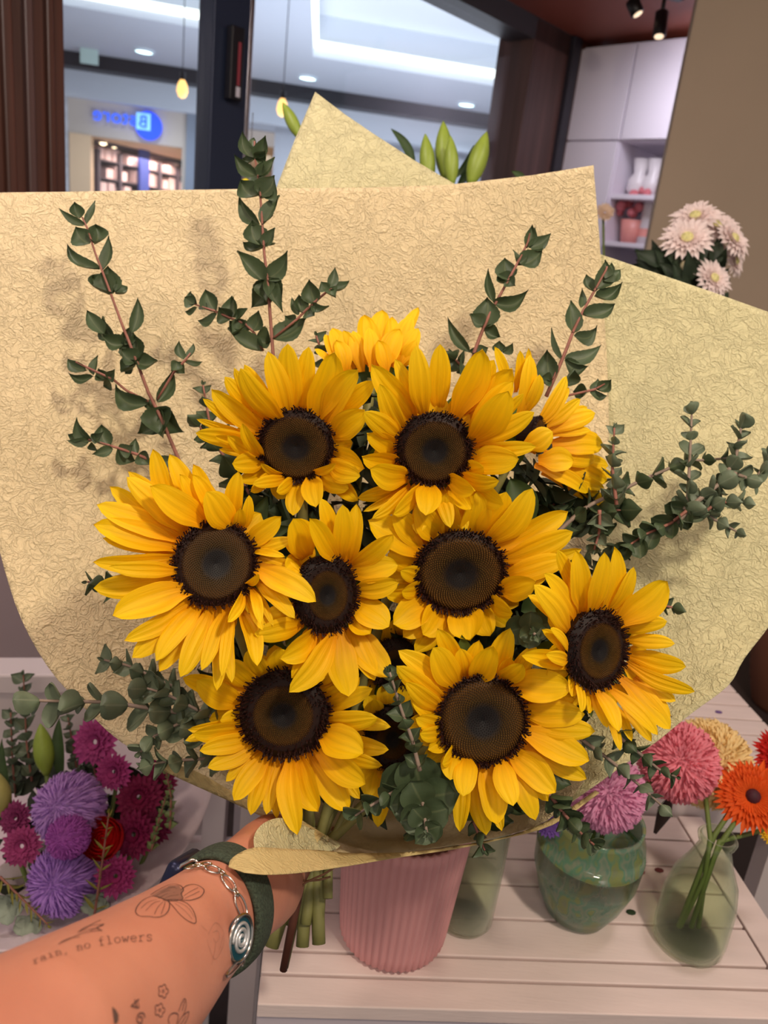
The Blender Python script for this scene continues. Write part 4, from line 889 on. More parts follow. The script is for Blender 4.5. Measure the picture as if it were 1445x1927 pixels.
# ================================================================ sunflowers
BIND = P(590, 1600, .632)
SF = []
def sunflower(label, cpx, rpx, d, grad, G, petals, ring=.80, stem_end=None, disc=True, Lr=.062, seed=1, fl=0, sepals=8, stem_r=.0055, off=(0, 0)):
    """cpx,rpx: disc centre and radii; grad: depth change across the head (right, down) per metre; petals: base x,y (or None), tip x,y, width, layer"""
    rnd = random.Random(seed); org, sc = G
    cx, cy = cpx; rx, ry = rpx; C = P(cx, cy, d); k = d / F
    def D(px, py): return d + ((px - cx) * grad[0] + (py - cy) * grad[1]) * k
    nrm = (TC + RT * grad[0] - UP * grad[1]).normalized()
    nrm_p = (TC + (RT * grad[0] - UP * grad[1]) * (.35 if abs(grad[0]) > .9 else 1)).normalized()
    t = thing('sunflower', label, 'sunflower', C + FWD * .03, 'sunflowers in the bouquet'); SF.append(t)
    for i, p in enumerate(petals):
        if len(p) == 4: tx, ty, w, ly = p; bx = by = None
        else: bx, by, tx, ty, w, ly = p
        tx, ty = org[0] + tx * sc, org[1] + ty * sc; w *= sc
        if bx is None:
            a = math.atan2((ty - cy) / ry, (tx - cx) / rx); bx, by = cx + rx * .86 * math.cos(a), cy + ry * .86 * math.sin(a)
        else:
            bx, by = org[0] + bx * sc, org[1] + by * sc
            if disc:                                   # pull the root under the disc edge
                v = Vector(((cx - bx), (cy - by))); bx += v.x * .07; by += v.y * .07
        lz = (-.009, -.002, .004, .022)[ly]
        B = P(bx, by, D(bx, by) + .004 - min(lz, .004)); pj = math.hypot(tx - bx, ty - by) * k
        fo = math.sqrt(max(0, Lr * Lr - pj * pj)) * .45 if pj < Lr else -.003
        T = P(tx, ty, D(tx, ty) * .75 + d * .25 - lz * 1.3 - min(.020, fo) + rnd.uniform(-.003, .003))
        nn = (nrm_p + RT * rnd.uniform(-.3, .3) + UP * rnd.uniform(-.2, .35)).normalized()
        mb = MB(); blade(mb, B, T, nn, w * k * 1.10, rnd.uniform(.05, .13), rnd.uniform(-.05, .22), 'petal', nx=12, ny=14, rib=.00035, side=rnd.uniform(-.04, .04), twist=rnd.uniform(-.18, .18), tipn=rnd.uniform(-.06, .06))
        mb.build('petal', M_PETAL, t)
    if fl:                                            # hidden back row that fills the gaps
        for q in range(fl):
            a = 2 * math.pi * (q + rnd.uniform(-.3, .3)) / fl; l_ = rnd.uniform(1.45, 1.75)
            B = P(cx + rx * .8 * math.cos(a), cy + ry * .8 * math.sin(a), D(cx + rx * math.cos(a), cy + ry * math.sin(a)) + .012)
            T = P(cx + rx * l_ * math.cos(a), cy + ry * l_ * math.sin(a), D(cx + rx * l_ * math.cos(a), cy + ry * l_ * math.sin(a)) + .012)
            mb = MB(); blade(mb, B, T, nrm, .017, .05, .1, 'petal', nx=8, ny=9, rib=.0003); mb.build('petal', M_PETAL, t)
    # stem through the binding point
    if stem_end:
        o_ = RT * off[0] + UP * off[1]; S0 = C - nrm * .012
        S1 = BIND + o_; E = P(*stem_end); mb = MB(); pts = []
        for q in range(9): u = q / 8; pts.append(S0.lerp(S1, u) + FWD * (.03 * math.sin(math.pi * u)))
        for q in range(1, 6): pts.append(S1.lerp(E, q / 5))
        mb.tube(pts, [stem_r * .8] * 9 + [stem_r] * 5, 10); mb.build('stem', M_STEM, t)
    # green bracts behind the head
    for q in range(sepals):
        a = 2 * math.pi * q / sepals + .2; u = RT * math.cos(a) * rx * k + UP * math.sin(a) * ry * k
        mb = MB(); B = C - nrm * .016 + u * .3; blade(mb, B, C - nrm * .020 + u * rnd.uniform(1.5, 1.95), nrm, .017, -.1, .2, 'leaf', nx=4, ny=7); mb.build('sepal', M_SEPAL, t)
    if disc:
        X = RT * rx * k + FWD * rx * k * grad[0]; Y = UP * ry * k - FWD * ry * k * grad[1]
        R = (rx + ry) / 2 * k
        def dp(r, a, h=0): 
            z = R * (.10 + .10 * math.sin(min(1, r) * math.pi * .78) - .26 * max(0, r - .8) * 2)
            return C + X * r * math.cos(a) + Y * r * math.sin(a) + nrm * (z + h)
        mb = MB(); n = 36; vs = [dp(0, 0)]; uv = [(0, .35)]
        for j in range(1, 11):
            for q in range(n): vs.append(dp(j / 10, 2 * math.pi * q / n)); uv.append((min(1, j / 10 / max(.6, ring) * .8), .35))
        for q in range(n): vs.append(dp(.9, 2 * math.pi * q / n, -.016)); uv.append((1, .4))
        fs = [(0, 1 + q, 1 + (q + 1) % n) for q in range(n)] + [(1 + j * n + q, 1 + (j + 1) * n + q, 1 + (j + 1) * n + (q + 1) % n, 1 + j * n + (q + 1) % n) for j in range(10) for q in range(n)]
        mb.add(vs, fs, uv); 
        ga = math.pi * (3 - 5 ** .5); NI = 950
        for q in range(NI):
            r = math.sqrt((q + .5) / NI) * ring * 1.02; a = ga * q; c = dp(r, a); rr = R * ring * 1.45 / math.sqrt(NI) * (.55 if r < ring * .45 else 1.0)
            e1 = (X.normalized() * math.cos(a) + Y.normalized() * math.sin(a)); e2 = nrm.cross(e1); h = R * (.035 if r < ring * .4 else .065)
            mb.add([c + e1 * rr * .62, c + e2 * rr * .62, c - e1 * rr * .62, c - e2 * rr * .62, c + nrm * h + e1 * rr * .15], [(0, 1, 4), (1, 2, 4), (2, 3, 4), (3, 0, 4)],
                   [(r / ring * .78, .35)] * 4 + [(r / ring * .78, rnd.uniform(.85, 1.35))])
        mb.build('disc', M_DISC, t, smooth=False)
        mb = MB(); NO = 430
        for q in range(NO):
            r = ring * .96 + (1.0 - ring * .96) * math.sqrt(rnd.random()) + rnd.uniform(0, .03); a = rnd.uniform(0, 2 * math.pi); c = dp(r, a)
            e1 = (X.normalized() * math.cos(a) + Y.normalized() * math.sin(a)); e2 = nrm.cross(e1); L_ = R * rnd.uniform(.09, .17); out = .2 + .8 * max(0, (r - ring)) / (1.03 - ring)
            tp = c + nrm * L_ * (1 - .45 * out) + e1 * L_ * out * .8 + e2 * L_ * rnd.uniform(-.35, .35); md = c.lerp(tp, .55) + nrm * L_ * .1
            mb.tube([c, md, tp, tp + e2 * L_ * .15 * rnd.choice((-1, 1))], [R * .016, R * .013, R * .017, R * .006], 4)
        mb.uv = [(1, rnd.uniform(.6, 1.1)) for _ in mb.uv]
        mb.build('anther_ring', M_DISC, t, smooth=False)
    return t
FULL = ((0, 0), 1)
G1 = ((340, 560), .2768); G2 = ((660, 560), .35986); G3 = ((150, 820), .32526); G4 = ((460, 920), .45675); G5 = ((320, 1220), .31834); G6 = ((660, 1160), .47059); G7 = ((960, 1000), .26298)
sunflower('small upper sunflower seen from its back above the top two discs', (700, 690), (52, 24), .645, (0, -.9), FULL,
    [(650, 690, 626, 617, 34, 0), (640, 690, 613, 628, 30, 0), (630, 692, 594, 655, 24, 0), (665, 695, 647, 622, 36, 1), (690, 690, 684, 594, 40, 0), (705, 690, 719, 583, 42, 0), (730, 690, 738, 596, 30, 0), (735, 690, 775, 596, 36, 0), (745, 690, 787, 578, 28, 0),
     (680, 700, 665, 622, 30, 1), (700, 700, 694, 617, 30, 2), (715, 700, 752, 618, 38, 1), (745, 695, 788, 618, 34, 1), (725, 702, 712, 640, 30, 2), (650, 702, 634, 640, 32, 2), (755, 690, 783, 640, 30, 1)],
    disc=False, seed=11, stem_end=(546, 1710, 0.627), sepals=9, off=(-.012, .004))
sunflower('upper left sunflower tilted upwards, left of the other top disc', (558, 838), (71, 64), .572, (-.05, .42), G1,
    [(730, 305, 150, 1), (880, 325, 130, 0), (740, 830, 600, 375, 140, 1), (900, 830, 1050, 370, 190, 1), (980, 850, 1215, 480, 160, 1), (1050, 840, 1325, 555, 130, 0), (1040, 930, 1245, 765, 170, 1),
     (640, 840, 430, 455, 110, 0), (600, 850, 365, 470, 90, 0), (690, 830, 400, 490, 160, 2), (470, 760, 300, 545, 105, 0), (560, 900, 210, 632, 140, 1), (420, 860, 145, 680, 70, 0), (430, 920, 105, 815, 60, 0), (500, 980, 100, 912, 130, 1),
     (540, 1010, 230, 925, 90, 1), (545, 1080, 310, 925, 110, 1), (548, 1090, 418, 858, 95, 2), (540, 1060, 255, 1020, 70, 0), (570, 1110, 345, 1125, 140, 1), (590, 1160, 395, 1235, 120, 0), (640, 1200, 470, 1320, 90, 1), (700, 1215, 545, 1130, 60, 2),
     (720, 1240, 490, 1265, 80, 2), (760, 1250, 640, 1320, 90, 2), (820, 1260, 762, 1480, 125, 1), (890, 1220, 915, 1425, 140, 2), (930, 1195, 1130, 1300, 150, 1), (1010, 1130, 1218, 1215, 150, 2), (1060, 1260, 1205, 1378, 110, 0), (1040, 1060, 1245, 1160, 160, 1), (900, 1190, 1060, 1120, 60, 2)],
    ring=.84, fl=16, seed=12, stem_end=(569, 1781, 0.612), off=(-.004, 0), stem_r=.0052)
sunflower('upper right sunflower in the top row, the larger petalled of the two', (817, 845), (71, 66), .566, (.05, .40), G2,
    [(380, 610, 345, 255, 105, 1), (460, 600, 470, 240, 105, 0), (330, 640, 105, 345, 125, 0), (340, 620, 230, 322, 80, 0), (545, 610, 690, 265, 150, 1), (270, 700, 150, 450, 95, 1), (250, 730, 75, 600, 105, 1), (250, 860, 50, 820, 110, 1), (290, 950, 88, 890, 130, 2),
     (290, 970, 25, 1040, 90, 0), (300, 990, 60, 1115, 50, 0), (300, 990, 108, 1155, 75, 1), (370, 980, 208, 1128, 110, 2), (395, 1020, 342, 1240, 95, 0), (410, 990, 395, 1138, 125, 2), (470, 1000, 522, 1200, 80, 1), (500, 1010, 608, 1215, 85, 0), (520, 1000, 632, 1112, 95, 1),
     (510, 960, 645, 1015, 110, 2), (590, 960, 808, 1075, 140, 1), (580, 930, 770, 965, 100, 2), (620, 870, 886, 845, 140, 1), (690, 780, 972, 775, 80, 1), (640, 770, 962, 600, 105, 1), (720, 690, 905, 512, 80, 0), (640, 750, 818, 480, 170, 2), (590, 620, 845, 365, 150, 0), (560, 610, 752, 320, 120, 0), (640, 730, 850, 430, 120, 1),
     (620, 900, 700, 880, 90, 1), (250, 800, 80, 700, 100, 0)],
    ring=.80, fl=16, seed=13, stem_end=(600, 1776, 0.612), off=(.002, 0), stem_r=.0054)
sunflower('sunflower turned away to the right, half hidden behind the top right one', (1012, 818), (16, 34), .612, (1.2, .2), G2,
    [(900, 600, 985, 400, 90, 1), (870, 620, 940, 300, 115, 1), (850, 480, 882, 275, 60, 0), (880, 480, 930, 265, 50, 0), (800, 500, 762, 258, 65, 0), (960, 670, 1135, 410, 80, 1), (980, 680, 1145, 470, 70, 1), (1000, 680, 1205, 530, 70, 1), (1030, 700, 1278, 605, 95, 1), (1000, 690, 1240, 570, 70, 0),
     (1040, 720, 1255, 692, 55, 1), (1060, 780, 1325, 762, 125, 1), (1100, 850, 1350, 880, 100, 0), (1050, 850, 1330, 965, 95, 0), (960, 890, 1240, 1018, 80, 1), (1100, 900, 1380, 940, 60, 0), (1100, 980, 1375, 1112, 60, 0), (1000, 930, 1280, 1065, 60, 0), (980, 860, 1165, 850, 120, 2), (900, 790, 1055, 700, 110, 2),
     (1020, 900, 1335, 1000, 60, 1), (940, 820, 1010, 720, 90, 1), (1010, 820, 1290, 850, 90, 0), (1040, 760, 1290, 715, 50, 0), (1050, 950, 1330, 1060, 70, 0)],
    disc=True, ring=.8, seed=14, stem_end=(617, 1691, 0.612), off=(.012, 0), stem_r=.004)
sunflower('big leftmost sunflower with a wide fan of long petals', (405, 1061), (71, 79), .535, (.42, -.10), G3,
    [(560, 480, 420, 75, 105, 0), (700, 500, 525, 105, 120, 0), (760, 460, 655, 165, 100, 0), (560, 500, 280, 205, 80, 0), (610, 540, 265, 237, 125, 1), (560, 560, 175, 295, 105, 0), (570, 590, 100, 397, 140, 1), (560, 640, 85, 512, 150, 1), (560, 660, 125, 600, 90, 0), (565, 700, 75, 732, 100, 1), (560, 780, 165, 757, 85, 2), (590, 850, 80, 885, 140, 1),
     (640, 900, 183, 1050, 160, 2), (660, 960, 245, 1187, 100, 1), (690, 980, 303, 1283, 130, 1), (710, 990, 442, 1300, 110, 1), (720, 990, 455, 1368, 110, 0), (760, 1010, 575, 1397, 125, 1), (850, 1010, 710, 1352, 85, 1), (820, 1050, 790, 1482, 80, 0), (860, 1020, 872, 1435, 75, 0), (880, 1010, 815, 1395, 70, 1), (930, 1010, 1028, 1333, 105, 1),
     (970, 930, 1058, 1128, 60, 1), (1010, 880, 1122, 1098, 50, 0), (1010, 900, 1045, 1088, 60, 2), (1030, 830, 1245, 1050, 90, 1), (1010, 760, 1368, 955, 140, 2), (1000, 690, 1282, 803, 85, 0), (980, 660, 1188, 705, 60, 1), (970, 640, 1237, 602, 80, 1), (965, 630, 1168, 465, 110, 1), (930, 560, 982, 345, 80, 0), (890, 480, 915, 212, 100, 0),
     (885, 530, 735, 330, 160, 2), (790, 480, 650, 225, 105, 1), (700, 480, 585, 225, 100, 1), (730, 500, 400, 292, 150, 2), (970, 860, 1035, 800, 50, 2), (960, 900, 850, 1082, 65, 2), (940, 520, 930, 420, 70, 1)],
    ring=.82, fl=14, seed=15, stem_end=(510, 1781, 0.612), off=(-.009, 0), stem_r=.0062, Lr=.066)
sunflower('middle sunflower with a dark narrow disc, overlapped by the leftmost one', (612, 1118), (57, 75), .562, (.50, .12), G4,
    [(250, 270, 200, 118, 115, 1), (385, 290, 258, 112, 80, 2), (350, 270, 322, 40, 85, 0), (395, 290, 400, 55, 85, 1), (430, 310, 462, 65, 75, 0), (440, 310, 612, 185, 95, 1), (450, 350, 632, 310, 100, 1), (455, 420, 638, 385, 85, 1), (445, 480, 595, 565, 125, 1), (440, 580, 592, 775, 125, 0), (385, 590, 430, 855, 125, 1),
     (370, 600, 190, 840, 100, 2), (240, 560, 48, 600, 90, 1), (290, 590, 150, 700, 115, 1), (330, 600, 300, 800, 80, 0), (235, 300, 165, 335, 90, 0), (430, 560, 535, 790, 90, 0), (300, 600, 195, 780, 90, 0), (210, 500, 70, 540, 80, 0), (445, 530, 520, 600, 80, 1), (240, 260, 160, 200, 90, 0)],
    ring=.62, fl=12, seed=16, stem_end=(546, 1740, 0.622), off=(-.006, .003), stem_r=.0045)
sunflower('large sunflower right of centre with a brown disc under the top right one', (865, 1075), (84, 77), .588, (.05, .30), G4,
    [(725, 260, 515, 130, 125, 1), (760, 230, 600, 90, 100, 0), (800, 200, 700, 60, 100, 0), (860, 180, 830, 10, 100, 0), (920, 190, 960, 10, 110, 0), (990, 220, 1190, 2, 120, 1), (960, 200, 1080, 10, 110, 0), (1040, 240, 1325, 85, 95, 1), (1060, 290, 1352, 172, 100, 1), (1070, 330, 1385, 243, 70, 0), (1075, 370, 1335, 290, 90, 1), (1060, 420, 1195, 380, 100, 2), (1070, 400, 1250, 340, 100, 0),
     (710, 320, 590, 265, 90, 0), (710, 360, 645, 340, 70, 1), (740, 440, 575, 430, 70, 0), (755, 470, 608, 560, 120, 1), (770, 490, 650, 612, 90, 0), (800, 490, 735, 600, 120, 1), (820, 500, 700, 672, 95, 0), (890, 500, 930, 630, 140, 1), (955, 490, 1010, 608, 110, 0), (1010, 460, 1110, 510, 90, 1), (850, 500, 860, 610, 90, 0), (720, 400, 650, 420, 80, 1)],
    ring=.88, fl=20, seed=17, stem_end=(536, 1820, 0.622), off=(-.003, -.004), stem_r=.003)
sunflower('lower left sunflower with the darkest disc, over the paper curl', (535, 1342), (84, 84), .578, (.0, .05), G5,
    [(410, 340, 155, 190, 150, 1), (400, 300, 70, 165, 110, 0), (480, 220, 330, 60, 140, 0), (560, 160, 470, 0, 130, 0), (640, 140, 640, 10, 140, 0), (440, 430, 105, 480, 75, 0), (440, 440, 88, 545, 70, 0), (455, 470, 130, 492, 130, 1), (490, 550, 170, 603, 105, 1), (520, 580, 220, 708, 100, 1), (540, 610, 332, 782, 75, 0), (560, 640, 374, 900, 115, 1),
     (590, 660, 478, 988, 95, 1), (640, 660, 570, 985, 80, 1), (690, 660, 632, 1010, 75, 0), (715, 655, 750, 1102, 130, 3), (770, 650, 872, 968, 165, 2), (830, 630, 1055, 962, 155, 1), (870, 590, 1165, 802, 165, 2), (940, 640, 1130, 888, 90, 0), (960, 600, 1258, 690, 90, 0), (900, 510, 1150, 625, 180, 2), (960, 540, 1295, 598, 100, 0), (930, 430, 1228, 415, 125, 1), (960, 430, 1300, 462, 90, 0),
     (925, 345, 1210, 232, 100, 0), (900, 280, 1120, 180, 100, 0), (840, 200, 960, 60, 120, 0), (440, 400, 300, 430, 100, 0), (600, 660, 520, 900, 80, 0), (740, 660, 700, 900, 80, 1)],
    ring=.66, fl=18, seed=18, stem_end=(575, 1740, 0.612), off=(.000, -.004), stem_r=.0045)
sunflower('lower centre sunflower with a wide flat brown disc', (907, 1354), (82, 82), .560, (.05, .0), G6,
    [(385, 290, 195, 138, 80, 1), (370, 330, 183, 195, 80, 1), (355, 370, 220, 265, 70, 1), (355, 410, 235, 340, 70, 0), (352, 440, 262, 410, 70, 1), (360, 470, 275, 470, 60, 1), (370, 490, 308, 535, 60, 0), (418, 280, 328, 125, 105, 1), (430, 200, 350, 55, 75, 0), (470, 245, 440, 130, 80, 0), (475, 245, 515, 92, 75, 0), (490, 248, 572, 105, 95, 1),
     (560, 240, 638, 45, 90, 0), (620, 260, 740, 105, 65, 0), (600, 250, 692, 185, 80, 1), (645, 270, 884, 290, 120, 1), (690, 335, 900, 332, 80, 0), (690, 375, 935, 390, 100, 1), (700, 410, 978, 458, 90, 1), (690, 450, 953, 580, 110, 2), (690, 500, 943, 652, 80, 1), (640, 540, 822, 705, 105, 1), (650, 560, 790, 738, 70, 0), (620, 560, 740, 815, 85, 1), (595, 575, 648, 755, 85, 2),
     (495, 590, 542, 874, 85, 0), (535, 590, 585, 832, 105, 1), (560, 590, 610, 858, 60, 0), (455, 565, 448, 725, 85, 2), (455, 600, 436, 862, 65, 0), (400, 530, 370, 590, 70, 1), (410, 540, 395, 655, 80, 1), (620, 260, 640, 160, 80, 0), (690, 420, 860, 500, 90, 0)],
    ring=.93, fl=18, seed=19, stem_end=(590, 1730, 0.624), off=(.004, -.002), stem_r=.0045)
sunflower('rightmost sunflower facing right with an oval dark rimmed disc', (1121, 1222), (62, 76), .552, (.40, .05), G7,
    [(390, 720, 105, 460, 110, 0), (400, 700, 175, 380, 150, 2), (450, 610, 240, 300, 130, 1), (440, 420, 330, 130, 100, 0), (510, 560, 480, 145, 140, 1), (560, 570, 670, 142, 130, 2), (640, 580, 742, 108, 160, 1), (690, 570, 888, 262, 110, 1), (770, 640, 1125, 355, 210, 2), (730, 620, 950, 420, 120, 0), (820, 700, 1122, 640, 120, 1), (840, 780, 1177, 802, 100, 1), (855, 880, 1258, 968, 150, 1),
     (850, 950, 1325, 1150, 110, 2), (900, 1050, 1182, 1220, 110, 0), (800, 1070, 1138, 1418, 160, 1), (800, 1090, 1140, 1330, 120, 0), (700, 1140, 1055, 1458, 105, 2), (780, 1200, 1010, 1505, 90, 0), (600, 1140, 780, 1432, 130, 2), (570, 1130, 700, 1400, 100, 1), (700, 1350, 792, 1562, 75, 0), (740, 1250, 870, 1500, 80, 0), (450, 1060, 520, 1290, 100, 1), (405, 980, 72, 890, 120, 1),
     (390, 900, 222, 700, 90, 1), (400, 920, 270, 880, 90, 2), (395, 860, 280, 690, 80, 2), (540, 1120, 560, 1300, 90, 0), (430, 1030, 440, 1180, 100, 0)],
    ring=.68, fl=14, seed=20, stem_end=(600, 1730, 0.617), off=(.008, .002), stem_r=.0045)
sunflower('dark sunflower hidden low between the two bottom discs', (738, 1388), (52, 62), .622, (.1, .1), FULL,
    [(700, 1430, 690, 1500, 36, 0), (720, 1440, 710, 1557, 32, 1), (745, 1440, 775, 1548, 36, 0), (760, 1430, 800, 1480, 34, 0), (700, 1340, 704, 1318, 36, 1), (730, 1440, 735, 1520, 34, 0), (700, 1420, 670, 1470, 34, 0), (770, 1440, 790, 1545, 30, 0)],
    ring=.6, fl=14, seed=21, stem_end=(580, 1720, 0.624), off=(.002, .004), stem_r=.004)
sunflower('dark sunflower hidden in the gap right of the narrow middle disc', (745, 1250), (48, 50), .632, (0, .1), FULL,
    [(730, 1210, 725, 1165, 34, 0), (745, 1205, 750, 1160, 34, 0), (760, 1210, 775, 1170, 34, 0)],
    ring=.6, fl=14, seed=22, stem_end=(585, 1720, 0.630), off=(.006, .006), stem_r=.004)

# dark stick and twine at the binding
sk = thing('dark_stick', 'dark brown woody stem hanging lowest under the bouquet', 'stem', P(533, 1826, .598))
mb = MB(); mb.tube([P(600, 1590, .625), P(566, 1660, .598), P(552, 1730, .598), P(533, 1826, .60)], [.0035, .0035, .0034, .003], 8); mb.build('woody_stem', M_BARK, sk)
tw = thing('twine', 'thin brown twine crossing the cut stems below the paper', 'twine', P(545, 1690, .58))
mb = MB(); mb.tube([P(x, y, .583) for x, y in ((636, 1628), (610, 1645), (576, 1660), (536, 1700), (495, 1738), (462, 1768))], .0008, 6); mb.build('strand', mat('twine_brown', (140, 104, 78), .8), tw)
mb = MB(); mb.tube([P(x, y, .586) for x, y in ((548, 1652), (575, 1658), (600, 1656), (622, 1650))], .0008, 6); mb.build('strand', MATS['twine_brown'], tw)
mb = MB(); mb.tube([P(x, y, .586) for x, y in ((522, 1700), (500, 1725), (484, 1745))], .003, 6); mb.build('torn_leaf', M_BARK, tw)

# ================================================================ eucalyptus of the sunflower bouquet
G8 = (80, 220); s8 = .41522
sprig_traced('tall left eucalyptus sprig leaning left against the cream paper', G8, s8,
    [(180, 455), (205, 510), (240, 620), (275, 710), (320, 830), (360, 940), (400, 1040), (435, 1130), (480, 1250), (540, 1370), (620, 1560), (680, 1700)],
    [[(480, 1290), (380, 1240), (320, 1190), (200, 1135), (150, 1110)], [(520, 1280), (560, 1215), (600, 1150), (650, 1100), (670, 1070)]],
    [(195, 490, 70, 410, 34), (195, 490, 240, 380, 46), (170, 460, 145, 385, 60), (215, 575, 150, 500, 100), (235, 575, 240, 480, 85), (260, 690, 110, 565, 55), (270, 695, 308, 545, 62), (315, 805, 225, 715, 105), (320, 800, 300, 680, 115), (330, 800, 385, 770, 70), (280, 985, 200, 870, 65), (330, 1010, 280, 905, 75), (405, 980, 430, 812, 55), (370, 1030, 270, 985, 75), (370, 1035, 400, 945, 60),
     (415, 1110, 352, 1150, 90), (430, 1110, 432, 998, 120), (430, 1110, 518, 1100, 85), (425, 1110, 355, 1050, 90), (400, 1100, 380, 1165, 80), (485, 1300, 322, 1205, 80), (520, 1295, 592, 1140, 62), (490, 1330, 500, 1270, 50), (545, 1330, 455, 1440, 120), (545, 1330, 632, 1430, 110), (540, 1320, 545, 1455, 130),
     (200, 1150, 108, 1090, 50), (230, 1175, 120, 1160, 40), (230, 1170, 252, 1082, 42), (300, 1190, 255, 1140, 55), (300, 1190, 270, 1222, 45), (300, 1185, 322, 1145, 50), (610, 1110, 578, 1160, 50), (610, 1110, 648, 1165, 50), (640, 1100, 618, 1018, 42), (655, 1095, 690, 1035, 42), (645, 1110, 724, 1110, 32)], .672, 31)
sprig_traced('low left eucalyptus sprig reaching left above the leftmost sunflower', G8, s8, [(150, 1450), (220, 1465), (340, 1500), (430, 1530), (520, 1570), (640, 1640)], [],
    [(222, 1470, 150, 1365, 62), (200, 1455, 110, 1435, 42), (220, 1475, 252, 1505, 42), (215, 1465, 106, 1465, 40), (220, 1450, 270, 1425, 45), (305, 1495, 268, 1392, 72), (320, 1505, 226, 1530, 48), (340, 1500, 425, 1560, 80), (345, 1500, 415, 1485, 60), (430, 1530, 425, 1460, 40), (445, 1525, 498, 1578, 65), (520, 1570, 600, 1545, 60), (520, 1575, 560, 1640, 60)], .662, 32)
sprig_traced('tallest eucalyptus sprig rising above the paper edge in front of the navy post', G8, s8,
    [(960, 110), (965, 200), (985, 330), (995, 470), (1005, 620), (1020, 740), (1030, 880), (1045, 1080), (1060, 1250), (1080, 1400)],
    [[(1000, 1060), (960, 980), (920, 940), (860, 915), (780, 880), (690, 850)], [(1050, 1000), (1150, 920), (1210, 860), (1290, 790), (1330, 765)]],
    [(960, 190, 905, 80, 60), (965, 190, 1012, 85, 62), (960, 190, 912, 195, 55), (960, 150, 958, 88, 32), (970, 190, 1012, 150, 60), (970, 268, 868, 168, 58), (975, 272, 1048, 178, 55), (975, 265, 1000, 198, 52), (980, 355, 898, 285, 95), (985, 355, 1045, 262, 120), (985, 368, 1030, 300, 85), (985, 488, 893, 355, 62), (995, 490, 1075, 355, 75), (1000, 480, 1035, 400, 45),
     (1000, 590, 945, 488, 115), (1000, 590, 915, 580, 60), (1005, 590, 1050, 500, 65), (1005, 585, 1055, 580, 30), (1005, 745, 888, 600, 85), (1010, 735, 1120, 610, 85), (985, 700, 965, 670, 22), (1020, 740, 948, 865, 100), (1025, 740, 1088, 840, 110), (1020, 730, 1092, 872, 70), (1020, 750, 1010, 830, 90),
     (690, 850, 643, 815, 58), (700, 850, 672, 790, 52), (700, 862, 645, 880, 28), (740, 870, 728, 830, 42), (785, 885, 745, 790, 78), (790, 892, 696, 918, 48), (855, 915, 800, 860, 85), (870, 910, 868, 818, 85), (880, 910, 932, 870, 55), (940, 965, 848, 930, 85), (950, 970, 988, 880, 78), (995, 1060, 838, 960, 85), (965, 1000, 1032, 1020, 100), (900, 920, 860, 990, 60),
     (1040, 1005, 1198, 925, 110), (1150, 930, 1108, 910, 60), (1160, 900, 1128, 812, 32), (1180, 890, 1160, 808, 62), (1200, 880, 1235, 905, 72), (1235, 850, 1212, 738, 82), (1220, 850, 1302, 862, 42), (1295, 785, 1262, 745, 52), (1300, 775, 1322, 685, 46), (1300, 785, 1388, 755, 52), (1305, 780, 1330, 820, 60)], .676, 33)
G9 = (820, 400); s9 = .43253
sprig_traced('upper right eucalyptus sprig nearer the centre, tip touching the paper', G9, s9, [(408, 90), (400, 130), (350, 230), (290, 340), (240, 430), (200, 520), (170, 600), (140, 720)], [],
    [(395, 155, 415, 62, 50), (400, 150, 500, 92, 58), (420, 125, 425, 68, 28), (355, 225, 338, 158, 28), (360, 222, 462, 168, 85), (350, 230, 400, 175, 30), (320, 300, 270, 280, 70), (315, 300, 300, 195, 88), (315, 290, 352, 325, 55), (250, 390, 220, 248, 40), (250, 392, 403, 335, 66), (210, 505, 222, 365, 112), (205, 490, 150, 440, 80), (210, 500, 272, 545, 62), (150, 610, 58, 462, 46), (190, 610, 150, 600, 50), (270, 610, 275, 558, 55), (290, 610, 335, 565, 38), (180, 610, 230, 590, 60)], .674, 34)
sprig_traced('upper right eucalyptus sprig beside the corner between the paper sheets', G9, s9, [(745, 235), (740, 250), (690, 340), (640, 430), (600, 510), (570, 590), (520, 710), (480, 800)], [[(560, 800), (600, 790), (690, 770), (735, 745)]],
    [(700, 335, 732, 208, 80), (695, 345, 650, 275, 70), (735, 290, 766, 208, 38), (730, 300, 806, 240, 62), (690, 362, 800, 315, 60), (630, 415, 630, 343, 32), (640, 445, 782, 390, 75), (600, 525, 592, 380, 85), (600, 535, 708, 488, 64), (545, 640, 512, 498, 34), (560, 635, 718, 578, 64), (560, 640, 668, 665, 64), (500, 735, 490, 605, 90), (580, 750, 600, 680, 80), (660, 775, 598, 780, 66), (670, 772, 700, 728, 38), (700, 770, 760, 732, 58), (670, 782, 748, 795, 44), (500, 730, 450, 720, 60)], .668, 35)
E = 'eucalyptus_sprig'
